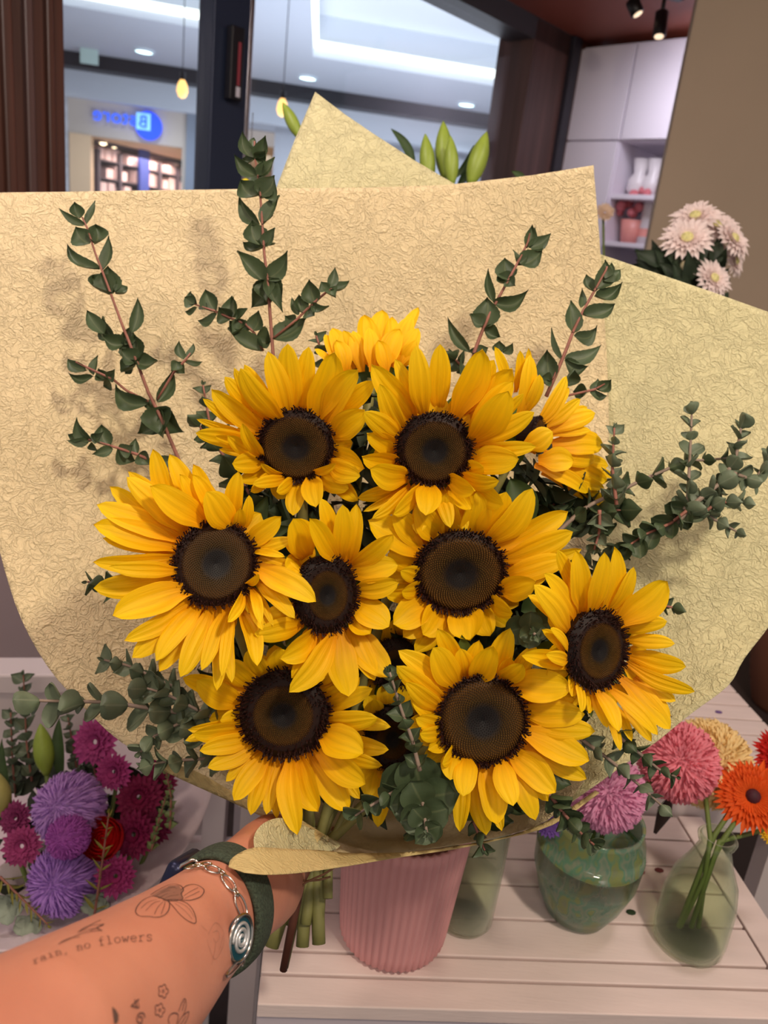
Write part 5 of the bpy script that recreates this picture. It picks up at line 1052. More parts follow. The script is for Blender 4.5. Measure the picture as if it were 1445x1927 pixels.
sp_list = [
 ('small eucalyptus tip left of the upper left sunflower', [(425, 850), (395, 800), (382, 725)], .655, .66, 5, 30, 18, {}),
 ('dark eucalyptus leaves between the leftmost and the upper left sunflower', [(470, 930), (440, 880), (365, 790)], .645, .655, 6, 42, 24, {}),
 ('eucalyptus sprig behind the upper left sunflower near the small back facing one', [(620, 700), (604, 660), (595, 632)], .665, .668, 3, 26, 16, {}),
 ('long right eucalyptus branch crossing towards the right edge', [(1040, 1010), (1100, 955), (1165, 924), (1225, 896), (1290, 868), (1375, 862)], .63, .655, 11, 34, 24, dict(rad=(.002, .001), tw=M_TWIG2)),
 ('grey eucalyptus tip standing right of the turned away sunflower', [(1160, 950), (1152, 880), (1156, 805)], .625, .63, 7, 30, 18, dict(m=M_EUC2)),
 ('upright grey eucalyptus tip nearest the top of the right sheet', [(1292, 965), (1297, 880), (1300, 820), (1302, 765)], .635, .64, 8, 28, 18, dict(m=M_EUC2, kind='round', tw=M_TWIG2)),
 ('thick grey eucalyptus branch ending in an upright tip by the right edge', [(1270, 985), (1310, 945), (1360, 905), (1385, 860), (1396, 795)], .63, .64, 12, 32, 22, dict(m=M_EUC2, rad=(.0026, .001), kind='round', tw=M_TWIG2)),
 ('grey eucalyptus twig running off the right edge', [(1380, 890), (1420, 905), (1452, 850)], .635, .64, 6, 26, 20, dict(m=M_EUC2, kind='round', tw=M_TWIG2)),
 ('short eucalyptus twig hanging below the thick right branch', [(1285, 955), (1330, 970), (1395, 1005)], .63, .635, 6, 22, 16, dict(m=M_EUC2, tw=M_TWIG2)),
 ('second short eucalyptus twig just right of the hanging one', [(1320, 968), (1350, 945), (1405, 945)], .63, .636, 6, 26, 20, dict(m=M_EUC2)),
 ('dense round leaved eucalyptus sprig above the rightmost sunflower', [(1300, 955), (1262, 985), (1215, 1005), (1178, 1030)], .63, .62, 8, 32, 28, dict(kind='round')),
 ('eucalyptus twig dropping from the long right branch', [(1128, 960), (1128, 1000), (1118, 1035)], .62, .615, 4, 26, 18, dict(m=M_EUC2)),
 ('small eucalyptus tip poking out right of the rightmost sunflower', [(1200, 1150), (1240, 1138), (1275, 1145)], .60, .605, 4, 22, 18, {}),
 ('eucalyptus tip at the left edge of the leftmost sunflower', [(230, 1105), (195, 1100), (165, 1095)], .60, .60, 3, 30, 20, {}),
 ('lower right eucalyptus sprig over the pink pompom, the lower of the two', [(1085, 1385), (1150, 1432), (1200, 1475), (1255, 1525)], .565, .57, 8, 30, 20, dict(m=M_EUC2, tw=M_TWIG2)),
 ('lower right eucalyptus sprig over the pink pompom, the upper of the two', [(1150, 1375), (1200, 1415), (1240, 1448), (1272, 1462)], .56, .565, 7, 30, 18, dict(tw=M_TWIG2)),
 ('rounded eucalyptus sprig tip in front of the green mottled vase', [(1030, 1490), (1060, 1530), (1090, 1565), (1118, 1590)], .56, .545, 7, 30, 24, dict(kind='round')),
 ('small eucalyptus tip hanging over the pink vase rim', [(860, 1500), (890, 1545), (912, 1600)], .575, .57, 5, 30, 20, {}),
 ('eucalyptus sprig climbing between the bottom two sunflowers', [(790, 1450), (775, 1390), (755, 1335), (733, 1265)], .545, .54, 8, 26, 24, dict(tw=M_TWIG2)),
 ('short eucalyptus sprig below the lower left sunflower', [(760, 1480), (715, 1505), (668, 1535)], .55, .545, 5, 30, 24, dict(kind='round', tw=M_TWIG2)),
 ('tiny eucalyptus tip under the large leafy rosette', [(790, 1510), (778, 1545), (768, 1572)], .57, .565, 4, 22, 18, {}),
 ('long lower left eucalyptus sprig pointing left over the paper rim', [(380, 1345), (320, 1338), (250, 1328), (200, 1321), (130, 1320), (50, 1318)], .60, .59, 8, 50, 34, dict(m=M_EUC2, tw=M_TWIG2, kind='round', rad=(.002, .001))),
 ('eucalyptus sprig above the long lower left one', [(340, 1300), (290, 1275), (240, 1252), (196, 1242)], .60, .605, 7, 34, 24, dict(m=M_EUC2, tw=M_TWIG2)),
 ('dense eucalyptus sprig beside the lower left sunflower', [(420, 1360), (360, 1330), (310, 1305), (265, 1292)], .595, .59, 8, 36, 28, dict(m=M_EUC2, tw=M_TWIG2, kind='round')),
 ('eucalyptus sprig with round leaves under the long lower left one', [(400, 1380), (340, 1360), (290, 1385), (265, 1415)], .60, .595, 7, 34, 24, dict(m=M_EUC2, tw=M_TWIG2, kind='round')),
 ('lowest left eucalyptus sprig along the paper rim', [(440, 1425), (380, 1428), (320, 1432), (272, 1440)], .605, .60, 6, 36, 28, dict(m=M_EUC2, tw=M_TWIG2)),
 ('dark eucalyptus leaves filling behind the right side sunflowers', [(1000, 1000), (1050, 940), (1130, 1000)], .665, .66, 9, 44, 30, {}),
 ('dark eucalyptus leaves behind the turned away sunflower', [(1000, 960), (1090, 960), (1180, 960)], .66, .66, 8, 40, 34, {}),
 ('dark eucalyptus leaves behind the top of the centre right sunflower', [(900, 720), (870, 690), (850, 670)], .67, .67, 4, 36, 26, {}),
 ('dark eucalyptus leaves in the gap left of the centre', [(600, 1020), (540, 990), (480, 950)], .635, .635, 6, 46, 40, {}),
 ('dark eucalyptus leaves low in the wrap behind the bottom petals', [(900, 1560), (960, 1500), (1060, 1440)], .60, .60, 8, 46, 40, {}),
 ('dark eucalyptus leaves in the gap between the two bottom discs', [(760, 1470), (735, 1300), (720, 1200)], .65, .65, 9, 50, 40, {}),
]
for i, (lb, pts, d0, d1, n, l0, l1, kw) in enumerate(sp_list): sprig(E, lb, pts, d0, d1, n, l0, l1, seed=50 + i, **kw)
# two rosettes seen end-on
def rosette(label, px, py, d, r, rings, seed, lean=(0, 0)):
    rnd = random.Random(seed); c = P(px, py, d); t = thing(E, label, 'sprig', c, 'eucalyptus sprigs in the sunflower bouquet'); k = d / F; mb = MB()
    for j in range(rings):
        u = j / max(1, rings - 1); rr = r * (1 - .62 * u); off = RT * lean[0] * k * u - UP * lean[1] * k * u + TC * (.030 * u)
        for s in (0, 1):
            a = j * math.pi / 2 * 1.07 + s * math.pi + rnd.uniform(-.2, .2); dv = RT * math.cos(a) + UP * math.sin(a)
            B = c + off; T = B + dv * rr * k + TC * .004
            blade(mb, B, T, TC + dv * .0, rr * k * 1.25, .12, .16, 'round' if j < rings - 1 else 'ovate', nx=8, ny=9)
    mb.build('leaves', M_EUC, t)
    mb = MB(); e = c + RT * lean[0] * k - UP * lean[1] * k + TC * .034
    for q in range(5): dv = Vector([rnd.uniform(-1, 1) for _ in range(3)]); blade(mb, e, e + (TC + dv * .6).normalized() * .008, RT, .003, .1, .2, 'leaf', 3, 4)
    mb.build('tip_bud', M_EUC2, t); mb = MB(); mb.tube([c - TC * .05, c, e], [.002, .0016, .001], 7); mb.build('stem', M_TWIG2, t)
rosette('large round leaved eucalyptus rosette facing the viewer between the bottom discs', 790, 1470, .562, 78, 7, 1, (8, 60))
rosette('small eucalyptus rosette facing the viewer left of the rightmost sunflower', 990, 1180, .560, 44, 4, 2, (0, 0))
# sunflower leaves between heads
for i, (bx, by, tx, ty, w, d, lb) in enumerate(((470, 1030, 503, 932, 34, .60, 'green sunflower leaf between the leftmost and upper left heads'), (490, 1010, 548, 992, 24, .60, 'narrow green leaf pointing right beside the leftmost sunflower'), (900, 980, 870, 900, 50, .625, 'green leaf behind the top right sunflower'), (960, 900, 1000, 990, 60, .63, 'green leaf behind the turned away sunflower'), (700, 720, 640, 690, 50, .655, 'green leaf under the small back facing sunflower'), (740, 730, 775, 690, 40, .655, 'green leaf right of the small back facing sunflower base'), (980, 1150, 1040, 1120, 50, .61, 'green leaf behind the small rosette'), (600, 1030, 560, 960, 40, .62, 'green leaf above the narrow middle disc'))):
    mb = MB(); blade(mb, P(bx, by, d), P(tx, ty, d - .005), TC, w * d / F, .1, .2, 'leaf', 6, 8); tag(mb.build('sunflower_leaf', M_SLEAF), lb, 'leaf', 'loose sunflower leaves')
# dark foliage mass deep in the wrap
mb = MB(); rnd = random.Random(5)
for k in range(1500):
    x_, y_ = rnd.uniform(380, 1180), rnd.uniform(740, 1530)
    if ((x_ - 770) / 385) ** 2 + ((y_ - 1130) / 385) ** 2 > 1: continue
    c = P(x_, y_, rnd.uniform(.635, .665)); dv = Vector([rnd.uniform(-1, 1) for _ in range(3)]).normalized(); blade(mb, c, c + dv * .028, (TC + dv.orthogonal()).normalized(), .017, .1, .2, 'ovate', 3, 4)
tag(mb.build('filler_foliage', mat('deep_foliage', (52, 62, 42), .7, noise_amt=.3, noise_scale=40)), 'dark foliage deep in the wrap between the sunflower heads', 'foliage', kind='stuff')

# ================================================================ white chrysanthemums and lilies behind the paper
WB = P(1290, 780, 1.35)
for (px, py, r, d, tl, lb) in ((1308, 412, 50, 1.28, (-.5, .6), 'white chrysanthemum highest in the bunch by the beige wall'), (1348, 430, 48, 1.30, (0, .5), 'white chrysanthemum just right of the highest one'), (1292, 452, 52, 1.24, (-.3, .2), 'white chrysanthemum facing the viewer with a yellow heart'), (1376, 452, 46, 1.27, (.6, .2), 'white chrysanthemum at the right of the bunch'), (1380, 492, 34, 1.30, (.9, -.2), 'white chrysanthemum drooping at the far right of the bunch'), (1340, 526, 42, 1.24, (.3, 0), 'lowest white chrysanthemum of the bunch'), (1345, 475, 32, 1.29, (.2, .1), 'creamy half open chrysanthemum in the middle of the bunch')):
    bloom('daisy', px, py, r, d, (246, 230, 226), lb, stem_to=WB, tilt=tl, group='white chrysanthemums', layers=4, cnt=22, w=.10, centre=(.26, (214, 206, 140)))
mb = MB(); c = P(1290, 500, 1.24); mb.ball(c, .009, 10, 7); tag(mb.build('chrysanthemum_bud', mat('cream_bud', (222, 212, 170), .7)), 'small cream bud below the front white chrysanthemum', 'bud')
bloom('daisy', 1138, 400, 20, 1.6, (226, 200, 176), 'single pale bloom beside the top right paper corner', stem_to=P(1140, 700, 1.6), layers=3, cnt=18)
mb = MB(); rnd = random.Random(9)
t = thing('chrysanthemum_foliage', 'dark green leaves below the white chrysanthemums', 'foliage', P(1290, 520, 1.27))
for k in range(70):
    c = P(rnd.uniform(1225, 1350), rnd.uniform(500, 600), rnd.uniform(1.24, 1.32)); dv = (UP * rnd.uniform(.1, 1) + RT * rnd.uniform(-1, .8) + TC * rnd.uniform(-.3, .5)).normalized(); blade(mb, c, c + dv * .055, TC, .026, .1, .2, 'ovate', 4, 5)
mb.build('leaves', mat('dark_green_leaf', (42, 56, 38), .6, noise_amt=.3), t)
bk = WB.copy(); bk.z = .75; t = thing('flower_bucket', 'bucket behind the paper holding the white chrysanthemums', 'bucket', bk); mb = MB(); mb.lathe(bk, [(.08, 0), (.1, .25), (.095, .25), (.078, .01)], 30, closed=True); mb.build('body', M_WHITE, t)
LB = P(840, 700, 1.15)
lbz = Vector((LB.x, LB.y, .02)); t = thing('tall_bucket', 'tall white bucket hidden behind the paper holding the lilies', 'bucket', lbz); mb = MB(); mb.lathe(lbz, [(.07, 0), (.09, LB.z - .02 + .03), (.085, LB.z - .02 + .03), (.066, .02)], 30, closed=True); mb.build('body', M_WHITE, t)
bud(808, 350, 800, 252, 30, 1.12, 'left lily bud of the three behind the paper', LB); bud(836, 335, 834, 228, 34, 1.14, 'tallest lily bud behind the paper', LB); bud(850, 350, 848, 256, 28, 1.10, 'lily bud in front of the tallest one', LB)
bud(884, 350, 916, 248, 36, 1.12, 'right leaning lily bud beside the brown frame', LB); bud(566, 262, 532, 193, 24, 1.15, 'single lily bud left of the paper peak', P(600, 600, 1.15))
for i, (pts, w, lb) in enumerate((([(780, 330), (766, 275), (735, 242)], 18, 'thin dark lily leaf left of the buds'), ([(850, 340), (862, 300), (892, 272)], 14, 'thin dark lily leaf between the buds'), ([(860, 350), (870, 320), (890, 300)], 20, 'short lily leaf at the foot of the right bud'), ([(770, 345), (745, 300), (716, 280)], 20, 'green lily leaf along the paper peak edge'), ([(990, 350), (975, 335), (962, 322)], 14, 'small leaf tip by the brown frame'))):
    d = 1.15; mb = MB(); q = [P(x, y, d) for x, y in pts]; blade(mb, q[0], q[2], TC, w * d / F, .05, .2, 'leaf', side=.1); tag(mb.build('lily_leaf', M_SLEAF), lb, 'leaf', 'lily leaves behind the paper')
mb = MB(); c = P(462, 346, 1.2); mb.ball(c, .008, 8, 6); tag(mb.build('yellow_bud', mat('yellow_bud', (226, 206, 40), .6)), 'small yellow bud at the foot of the navy post', 'bud')
# ================================================================ forearm and hand
M_SKIN = bpy.data.materials.new('skin'); M_SKIN.use_nodes = True; nt = M_SKIN.node_tree; bs = nt.nodes['Principled BSDF']
tc = nt.nodes.new('ShaderNodeTexCoord'); nz = nt.nodes.new('ShaderNodeTexNoise'); nz.inputs['Scale'].default_value = 22; nz.inputs['Detail'].default_value = 6; nt.links.new(tc.outputs['Object'], nz.inputs['Vector'])
cr_ = nt.nodes.new('ShaderNodeValToRGB'); e = cr_.color_ramp.elements; e[0].position = .3; e[0].color = srgb(198, 128, 104); e[1].position = .7; e[1].color = srgb(211, 142, 116)
nt.links.new(nz.outputs[0], cr_.inputs[0]); nt.links.new(cr_.outputs[0], bs.inputs['Base Color']); bs.inputs['Roughness'].default_value = .5
bs.inputs['Subsurface Weight'].default_value = .15; bs.inputs['Subsurface Radius'].default_value = (.012, .005, .003); bs.inputs['Subsurface Scale'].default_value = .5
n2 = nt.nodes.new('ShaderNodeTexNoise'); n2.inputs['Scale'].default_value = 420; n2.inputs['Detail'].default_value = 3; nt.links.new(tc.outputs['Object'], n2.inputs['Vector'])
bp = nt.nodes.new('ShaderNodeBump'); bp.inputs['Strength'].default_value = .25; bp.inputs['Distance'].default_value = .0006; nt.links.new(n2.outputs[0], bp.inputs['Height']); nt.links.new(bp.outputs[0], bs.inputs['Normal'])
# centre line: px, py, depth, half width (m), half thickness (m)
ARM = [(-230, 2240, .235, .048, .044), (-90, 2120, .262, .046, .043), (50, 2020, .292, .0435, .041), (150, 1938, .325, .0405, .038), (238, 1866, .358, .0370, .035), (308, 1808, .392, .0345, .031), (358, 1762, .425, .0325, .0275), (400, 1724, .456, .0315, .0255), (440, 1692, .490, .0325, .025), (474, 1664, .522, .034, .024), (496, 1646, .552, .037, .022), (516, 1630, .582, .038, .020), (536, 1616, .606, .034, .016)]
ac = [P(*a[:3]) for a in ARM]
def arm_frame(i):
    t = (ac[min(i + 1, len(ac) - 1)] - ac[max(i - 1, 0)]).normalized()
    w = (UP * 1.0 - RT * .25); w = (w - t * w.dot(t)).normalized(); return t, w, t.cross(w)
def arm_at(u):
    i = min(len(ac) - 2, int(u)); f = u - i; t, w, n = arm_frame(i); t2, w2, n2_ = arm_frame(i + 1)
    return ac[i].lerp(ac[i + 1], f), t.lerp(t2, f).normalized(), w.lerp(w2, f).normalized(), n.lerp(n2_, f).normalized(), ARM[i][3] * (1 - f) + ARM[i + 1][3] * f, ARM[i][4] * (1 - f) + ARM[i + 1][4] * f
mb = MB(); NR = 36; vs = []; NSEG = 48
for j in range(NSEG + 1):
    c, t, w, n, a, b = arm_at(j / NSEG * (len(ac) - 1.0001))
    for k in range(NR):
        th = 2 * math.pi * k / NR; vs.append(c + w * a * math.copysign(abs(math.cos(th)) ** .92, math.cos(th)) + n * b * math.copysign(abs(math.sin(th)) ** .92, math.sin(th)))
fs = [(j * NR + k, j * NR + (k + 1) % NR, (j + 1) * NR + (k + 1) % NR, (j + 1) * NR + k) for j in range(NSEG) for k in range(NR)] + [tuple(range(NR - 1, -1, -1)), tuple(NSEG * NR + k for k in range(NR))]
mb.add(vs, fs)
# fingers curl round the stems behind, the thumb in front
HB = BIND
def finger(pts, r): mb.tube(catm3(pts, 6), [r[0] + (r[1] - r[0]) * (k / (6 * (len(pts) - 1))) for k in range(6 * (len(pts) - 1) + 1)], 12); mb.ball(pts[-1], r[1] * 1.0, 12, 8)
def catm3(p, k):
    out = []; n = len(p)
    for i in range(n - 1):
        a, b, c, d = p[max(0, i - 1)], p[i], p[i + 1], p[min(n - 1, i + 2)]
        for j in range(k):
            t = j / k; out.append(.5 * ((2 * b) + (c - a) * t + (2 * a - 5 * b + 4 * c - d) * t * t + (-a + 3 * b - 3 * c + d) * t ** 3))
    out.append(p[-1]); return out
for i, (y0, y1, r0, ln) in enumerate(((1540, 1566, .0088, 1.0), (1560, 1584, .0090, 1.06), (1582, 1600, .0086, 1.0), (1602, 1614, .0076, .85))):
    finger([P(516, y0 + 20, .60), P(552, y0 + 6, .640), P(592, y1, .668), P(592 + 30 * ln, y1 + 4, .668), P(592 + 38 * ln, y1 + 8, .655)], (r0, r0 * .8))
finger([P(455, 1655, .51), P(470, 1606, .55), P(494, 1580, .60), P(520, 1580, .630), P(556, 1586, .640)], (.0150, .0090))
person_o = mb.build('arm_raw', M_SKIN, anchor=P(300, 1780, .40))
rm = person_o.modifiers.new('remesh', 'REMESH'); rm.mode = 'VOXEL'; rm.voxel_size = .0019; rm.use_smooth_shade = True
sm = person_o.modifiers.new('smooth', 'SMOOTH'); sm.factor = .5; sm.iterations = 14
dg = bpy.context.evaluated_depsgraph_get(); me = bpy.data.meshes.new_from_object(person_o.evaluated_get(dg)); loc = person_o.location.copy(); bpy.data.objects.remove(person_o)
me.name = 'person'; me.polygons.foreach_set('use_smooth', [True] * len(me.polygons))
person = bpy.data.objects.new('person', me); COL.objects.link(person); person.location = loc
if not me.materials: me.materials.append(M_SKIN)
tag(person, 'tattooed left forearm and hand of a person gripping the sunflower bouquet', 'person')
bvh = BVHTree.FromPolygons([tuple(v.co + loc) for v in me.vertices], [tuple(p.vertices) for p in me.polygons])
# ---- tattoos: ink lines laid on the skin
M_INK = mat('tattoo_ink', (92, 66, 62), .55); M_INK2 = mat('tattoo_ink_faint', (172, 122, 104), .55); M_SHADE = mat('tattoo_shade', (150, 104, 88), .55)
def skin(px, py, lift=.00035):
    r = ray(px, py).normalized(); h = bvh.ray_cast(CAM, r)
    if h[0] is None: return None
    n = h[1] if h[1].dot(r) < 0 else -h[1]; return h[0] + n * lift, n
def ink(mb, pts, w=1.6, k=5):
    pts = catmull(pts, k) if len(pts) > 2 else [(pts[0][0] + (pts[1][0] - pts[0][0]) * t / 4, pts[0][1] + (pts[1][1] - pts[0][1]) * t / 4) for t in range(5)]
    q = [skin(x, y) for x, y in pts]; run = []
    for h in q + [None]:
        if h is None:
            if len(run) > 1:
                vs = []
                for i, (p, n) in enumerate(run):
                    d = (run[min(i + 1, len(run) - 1)][0] - run[max(i - 1, 0)][0])
                    if d.length < 1e-7: d = RT.copy()
                    s = d.normalized().cross(n).normalized() * w * .5 * (p - CAM).dot(FWD) / F; vs += [p - s, p + s]
                mb.add(vs, [(2 * i, 2 * i + 1, 2 * i + 3, 2 * i + 2) for i in range(len(run) - 1)])
            run = []
        else: run.append(h)
def fillp(mb, pts):
    q = [skin(x, y, .0003) for x, y in pts]
    if all(q):
        c = (sum(x for x, _ in pts) / len(pts), sum(y for _, y in pts) / len(pts)); h = skin(c[0], c[1], .0004)
        if h: mb.add([h[0]] + [a[0] for a in q], [(0, 1 + i, 1 + (i + 1) % len(q)) for i in range(len(q))])
T5 = lambda L_: [(x * .45675, 1500 + y * .45675) for x, y in L_]            # crop 5 coordinates
T7 = lambda L_: [(160 + x * .26298, 1700 + y * .26298) for x, y in L_]
# daffodil
mb = MB()
for L_ in ([(680, 425), (640, 410), (600, 420), (570, 445), (558, 475), (575, 492), (610, 494), (650, 497), (680, 485), (696, 460), (695, 430), (680, 425)],
           [(690, 430), (710, 450), (740, 485), (770, 510), (800, 522), (806, 505), (795, 470), (770, 440), (730, 425), (690, 425)],
           [(745, 385), (770, 366), (805, 362), (835, 378), (838, 395), (820, 415), (780, 427), (745, 425)],
           [(620, 405), (650, 385), (690, 365), (720, 360), (745, 368), (755, 385), (745, 400), (752, 420), (730, 428), (700, 430), (670, 428)]): ink(mb, T5(L_), 1.7)
for L_ in ([(660, 430), (630, 440), (600, 470)], [(670, 435), (650, 455), (635, 485)], [(680, 435), (672, 460), (662, 485)], [(645, 425), (610, 435), (580, 460)], [(720, 440), (760, 470), (790, 505)], [(725, 432), (770, 455), (798, 495)], [(760, 420), (790, 405), (820, 390)], [(755, 410), (785, 390), (815, 375)],
           [(640, 410), (670, 395), (700, 385)], [(650, 420), (690, 400), (720, 395)], [(670, 425), (700, 410), (735, 405)], [(690, 375), (710, 372), (730, 380)], [(660, 395), (690, 380), (720, 372)]): ink(mb, T5(L_), .9)
mb.build('daffodil_tattoo', M_INK, person)
mb = MB(); fillp(mb, T5([(625, 408), (660, 385), (700, 366), (735, 366), (752, 388), (748, 418), (715, 428), (675, 424)])); mb.build('tattoo_shading', M_SHADE, person)
# leaf tattoo
mb = MB()
for L_ in ([(240, 608), (300, 580), (350, 560), (420, 552)], [(320, 560), (360, 535), (430, 525)], [(330, 555), (380, 525), (415, 508)], [(420, 552), (395, 545), (370, 552)], [(430, 525), (400, 540), (420, 552)], [(250, 600), (290, 583), (330, 580)], [(340, 552), (380, 545), (425, 530)]): ink(mb, T5(L_), 1.8)
mb.build('leaf_tattoo', M_INK, person)
# typewriter lettering:  rain, no flowers
GLY = {'r': (.9, [[(.15, .62), (.32, .62), (.32, 0)], [(.1, 0), (.58, 0)], [(.32, .42), (.45, .6), (.65, .66), (.78, .58)]]),
 'a': (.9, [[(.2, .56), (.4, .66), (.62, .6), (.64, .4), (.64, .1), (.72, 0), (.82, .02)], [(.64, .38), (.4, .4), (.18, .3), (.16, .12), (.3, 0), (.5, .03), (.64, .16)]]),
 'i': (.9, [[(.25, .62), (.45, .62), (.45, 0)], [(.18, 0), (.74, 0)], [(.43, .88), (.47, .9)]]),
 'n': (.9, [[(.08, .62), (.24, .62), (.24, 0)], [(.08, 0), (.38, 0)], [(.24, .45), (.4, .62), (.56, .64), (.66, .5), (.66, .25), (.66, 0)], [(.54, 0), (.8, 0)]]),
 ',': (.8, [[(.35, .1), (.42, .04), (.4, -.08), (.28, -.22)]]), ' ': (.8, []),
 'o': (.9, [[(.45, .65), (.22, .56), (.14, .33), (.22, .08), (.45, 0), (.68, .08), (.76, .33), (.68, .56), (.45, .65)]]),
 'f': (.9, [[(.75, .92), (.6, 1.0), (.42, .92), (.38, .7), (.38, .3), (.38, 0)], [(.18, .62), (.68, .62)], [(.18, 0), (.66, 0)]]),
 'l': (.9, [[(.22, .98), (.42, .98), (.42, 0)], [(.15, 0), (.72, 0)]]),
 'w': (.95, [[(.02, .62), (.24, .62)], [(.12, .62), (.26, 0), (.44, .5), (.62, 0), (.78, .62)], [(.68, .62), (.9, .62)]]),
 'e': (.9, [[(.16, .34), (.74, .34)], [(.74, .34), (.7, .55), (.46, .66), (.22, .56), (.14, .3), (.24, .06), (.48, 0), (.74, .1)]]),
 's': (.9, [[(.68, .5), (.66, .62), (.45, .66), (.24, .6), (.2, .46), (.4, .36), (.6, .28), (.7, .16), (.58, .02), (.38, 0), (.22, .04), (.18, .16)]])}
txt = 'rain, no flowers'; path = catmull([(62, 1816), (105, 1800), (155, 1788), (215, 1776), (288, 1771)], 12)
ln = [0]
for i in range(1, len(path)): ln.append(ln[-1] + math.dist(path[i], path[i - 1]))
tot = sum(GLY[c][0] for c in txt); mb = MB(); xo = 0
def on_path(s):
    for i in range(1, len(path)):
        if s <= ln[i] or i == len(path) - 1:
            f = (s - ln[i - 1]) / (ln[i] - ln[i - 1]); a, b = path[i - 1], path[i]; dx, dy = b[0] - a[0], b[1] - a[1]; L_ = math.hypot(dx, dy)
            return a[0] + dx * f, a[1] + dy * f, dx / L_, dy / L_
for c in txt:
    wd, st = GLY[c]; u = xo / tot
    hgt = 11 + 7 * u; k = ln[-1] / tot
    for s in st:
        pts = []
        for gx, gy in s: x, y, dx, dy = on_path((xo + gx) * k); pts.append((x + dy * hgt * gy * 1.0, y - hgt * gy))
        if len(s) > 3: ink(mb, pts, 1.35, 3)
        else:
            for a, b in zip(pts, pts[1:]): ink(mb, [a, b], 1.35)
    xo += wd
mb.build('lettering_tattoo', M_INK, person)
# small blossoms, digits, bottom flower, faint sketch
mb = MB()
for (cx_, cy_, r) in ((555, 630, 34), (530, 765, 34)):
    P5 = []
    for k in range(61):
        a = 2 * math.pi * k / 60 + .3; rr = r * (1.0 + .42 * abs(math.cos(a * 2.5)) - .25); P5.append((cx_ + rr * math.cos(a) * .95, cy_ + rr * math.sin(a) * 1.25))
    ink(mb, T7(P5), 1.7, 1); ink(mb, T7([(cx_ + 8 * math.cos(a * .7), cy_ + 9 * math.sin(a * .7)) for a in range(10)]), 1.4, 2)
mb.build('blossom_tattoo', M_INK, person)
mb = MB(); q4 = T7([(325, 745), (378, 745), (380, 680)]); 
ink(mb, T7([(382, 688), (325, 738)]), 2.6); ink(mb, T7([(325, 738), (382, 750)]), 2.6); ink(mb, T7([(352, 690), (366, 752)]), 2.6); ink(mb, T7([(366, 690), (385, 745)]), 1.6)
ink(mb, T7([(425, 820), (415, 790), (385, 790), (368, 815), (370, 845), (395, 862), (405, 840), (400, 815), (380, 815)]), 2.6)
mb.build('number_tattoo', M_INK, person)
mb = MB()
for L_ in ([(600, 863), (592, 830), (610, 795), (640, 785), (662, 800), (658, 840), (650, 863)], [(665, 775), (680, 730), (708, 682), (720, 720), (712, 765), (700, 800)], [(660, 863), (690, 810), (738, 775), (725, 830), (705, 863)], [(690, 770), (700, 730), (708, 700)], [(680, 863), (700, 835), (715, 805)]): ink(mb, T7(L_), 1.9)
mb.build('lily_tattoo', M_INK, person)
mb = MB(); fillp(mb, T7([(190, 742), (215, 762), (236, 800), (234, 840), (222, 863), (205, 863), (200, 810)])); mb.build('leaf_shape_tattoo', mat('tattoo_solid', (98, 74, 66), .6), person)
mb = MB()
for L_ in ([(880, 220), (930, 140), (985, 200), (985, 300), (930, 400), (890, 330), (870, 260)], [(910, 210), (945, 200), (960, 240), (935, 280), (915, 250)], [(930, 280), (925, 340), (900, 440)], [(870, 200), (830, 160)], [(985, 230), (960, 330)]): ink(mb, T7(L_), .8)
mb.build('faint_tattoo', M_INK2, person)

# ================================================================ watch and bracelet
def ring_pts(u, lift, th0, th1, n, sc=1.0):
    c, t, w, nn, a, b = arm_at(u); return [(c + w * (a + lift) * math.cos(th) + nn * (b + lift) * math.sin(th), t, (w * math.cos(th) * (b) + nn * math.sin(th) * a).normalized(), th) for th in [th0 + (th1 - th0) * k / n for k in range(n + 1)]]
M_BAND = mat('green_woven_band', (58, 68, 54), .9, noise_amt=.6, noise_scale=650, bump=.9, bump_scale=800, bump_dist=.001)
wt = thing('smart_watch', 'watch with dark green woven loop band on the wrist beside the chain bracelet', 'watch', arm_at(8.0)[0])
mb = MB(); NB = 72; rows = []; prof = [(6.95, .0008), (6.97, .0030), (7.03, .0042), (7.25, .0048), (7.55, .0048), (7.74, .0042), (7.82, .0030), (7.84, .0008)]
for u, l in prof: rows.append([x[0] for x in ring_pts(u, l, 0, 2 * math.pi, NB)])
vs = [p for r in rows for p in r]; m1 = NB + 1
mb.add(vs, [(j * m1 + k, j * m1 + k + 1, ((j + 1) % len(rows)) * m1 + k + 1, ((j + 1) % len(rows)) * m1 + k) for j in range(len(rows)) for k in range(NB)])
mb.build('band', M_BAND, wt)
# case on the far side of the wrist and its buckle lug
nn_sign = 1 if arm_frame(7)[2].dot(TC) > 0 else -1
c, t, w, nn, a, b = arm_at(7.4)
far = (-nn * nn_sign * .80 + w * .60).normalized()
cc = c + far * (b + .0062) + w * .002; sd = t.cross(far).normalized()
mb = MB(); mb.box(cc, t * .019, sd * .016, far * .0055); mb.build('case', mat('dark_blue_case', (34, 38, 66), .35, metal=.5), wt, bevel=.004)
mb = MB(); lug = [P(x, y, .462) for x, y in ((338, 1652), (331, 1642), (342, 1628), (362, 1618), (372, 1620), (366, 1630), (348, 1648), (338, 1652))]; mb.tube(lug, .0011, 8); mb.build('buckle_loop', mat('silver_metal', (200, 196, 190), .22, metal=1), wt)
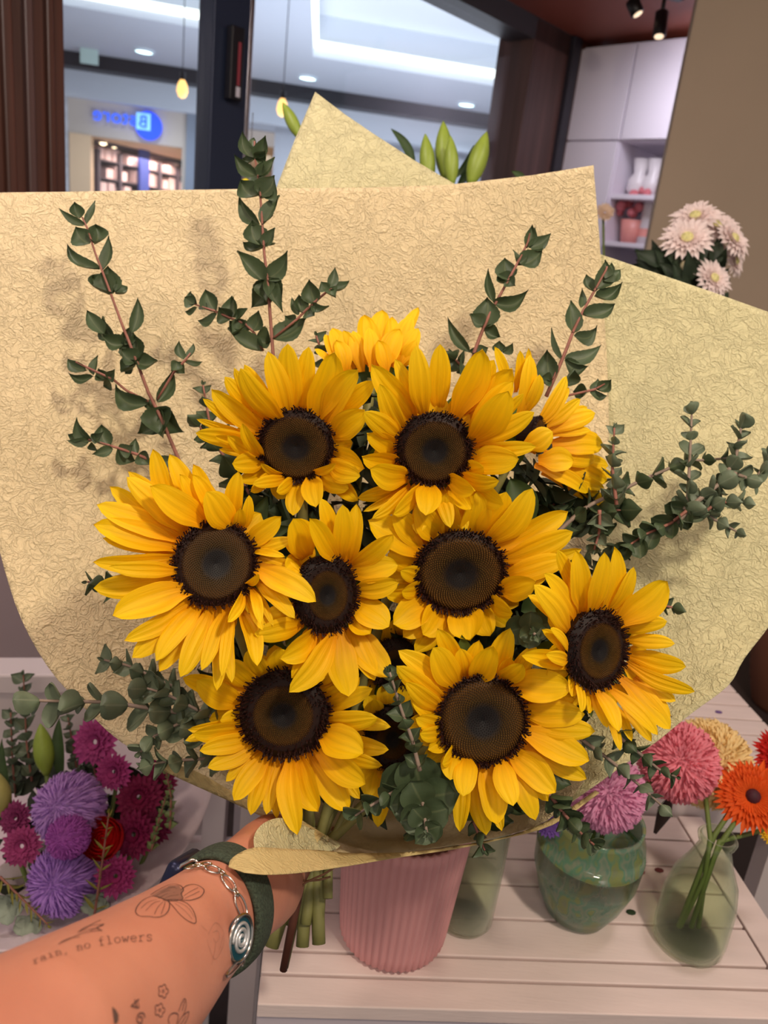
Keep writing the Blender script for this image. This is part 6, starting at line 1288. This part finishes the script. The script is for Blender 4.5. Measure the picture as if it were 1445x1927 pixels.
# bracelet
br = thing('chain_bracelet', 'silver chain bracelet with an oval teal spiral medallion on the wrist', 'bracelet', arm_at(7.2)[0])
M_SIL = MATS['silver_metal']
wx = [(356, 1642), (374, 1636), (392, 1635), (412, 1640), (428, 1655), (436, 1672), (446, 1700), (450, 1724)]
def wrist_pt(px, py, lift=.0012):
    h = skin(px, py, lift)
    if h: return h
    for k in range(60):
        x = px + (400 - px) * k / 60; y = py + (1730 - py) * k / 60; h = skin(x, y, lift)
        if h: dd = (h[0] - CAM).dot(FWD); return P(px, py, dd), h[1]
    return P(px, py, .45), TC
def link(p0, p1, wpx, tone=.00062):
    a, na = wrist_pt(*p0); b, nb_ = wrist_pt(*p1); c = (a + b) / 2; d = (b - a); n = (na + nb_ + TC * .6).normalized(); n = n.normalized(); s = d.normalized().cross(n).normalized() * wpx * .45 / F * .62
    mb.tube([c + d * .5 * math.cos(2 * math.pi * k / 20) + s * math.sin(2 * math.pi * k / 20) + n * .0012 for k in range(21)], tone, 6, cap=False)
for (p0, p1, w_) in (((352, 1643), (368, 1636), 10), ((366, 1637), (382, 1635), 6), ((378, 1636), (396, 1633), 10), ((384, 1640), (412, 1646), 15), ((408, 1642), (420, 1654), 6), ((414, 1652), (437, 1681), 17), ((434, 1676), (442, 1690), 6), ((437, 1686), (456, 1728), 20), ((450, 1722), (456, 1736), 6), ((447, 1800), (450, 1812), 8), ((449, 1804), (418, 1834), 10)):
    mb = MB(); link(p0, p1, w_); mb.build('link', M_SIL, br)
# medallion with raised spiral
mh = wrist_pt(446, 1766); mn = (TC * .42 + RT * .88 + UP * .05).normalized(); mc = mh[0] - ray(446, 1766).normalized() * .006; mc = P(452, 1766, (mc - CAM).dot(FWD))
up_ = (UP + RT * .22); up_ = (up_ - mn * up_.dot(mn)).normalized(); rt_ = up_.cross(mn)
if rt_.dot(RT) < 0: rt_ = -rt_
ra, rb = .0100, .0116
def mpnt(r, a, h=0): return mc + rt_ * ra * r * math.cos(a) + up_ * rb * r * math.sin(a) + mn * h
mb = MB(); n = 40; mb.add([mpnt(1.0, 2 * math.pi * k / n, -.0016) for k in range(n)] + [mpnt(1.0, 2 * math.pi * k / n, .0004) for k in range(n)], [tuple(range(n)), tuple(range(2 * n - 1, n - 1, -1))] + [(k, (k + 1) % n, n + (k + 1) % n, n + k) for k in range(n)])
mb.build('enamel_disc', mat('teal_enamel', (22, 66, 78), .25), br, smooth=False)
mb = MB(); mb.tube([mpnt(1.0, 2 * math.pi * k / n, .0004) for k in range(n + 1)], .0011, 8, cap=False); mb.build('rim', M_SIL, br)
mb = MB(); NQ = 90; mb.tube([mpnt(.12 + .62 * k / NQ, 2 * math.pi * 2.4 * k / NQ + .6, .0008) for k in range(NQ + 1)], [.0011 - .0003 * abs(k / NQ - .5) for k in range(NQ + 1)], 6); mb.build('spiral', mat('polished_silver', (232, 232, 232), .3, metal=.7), br)
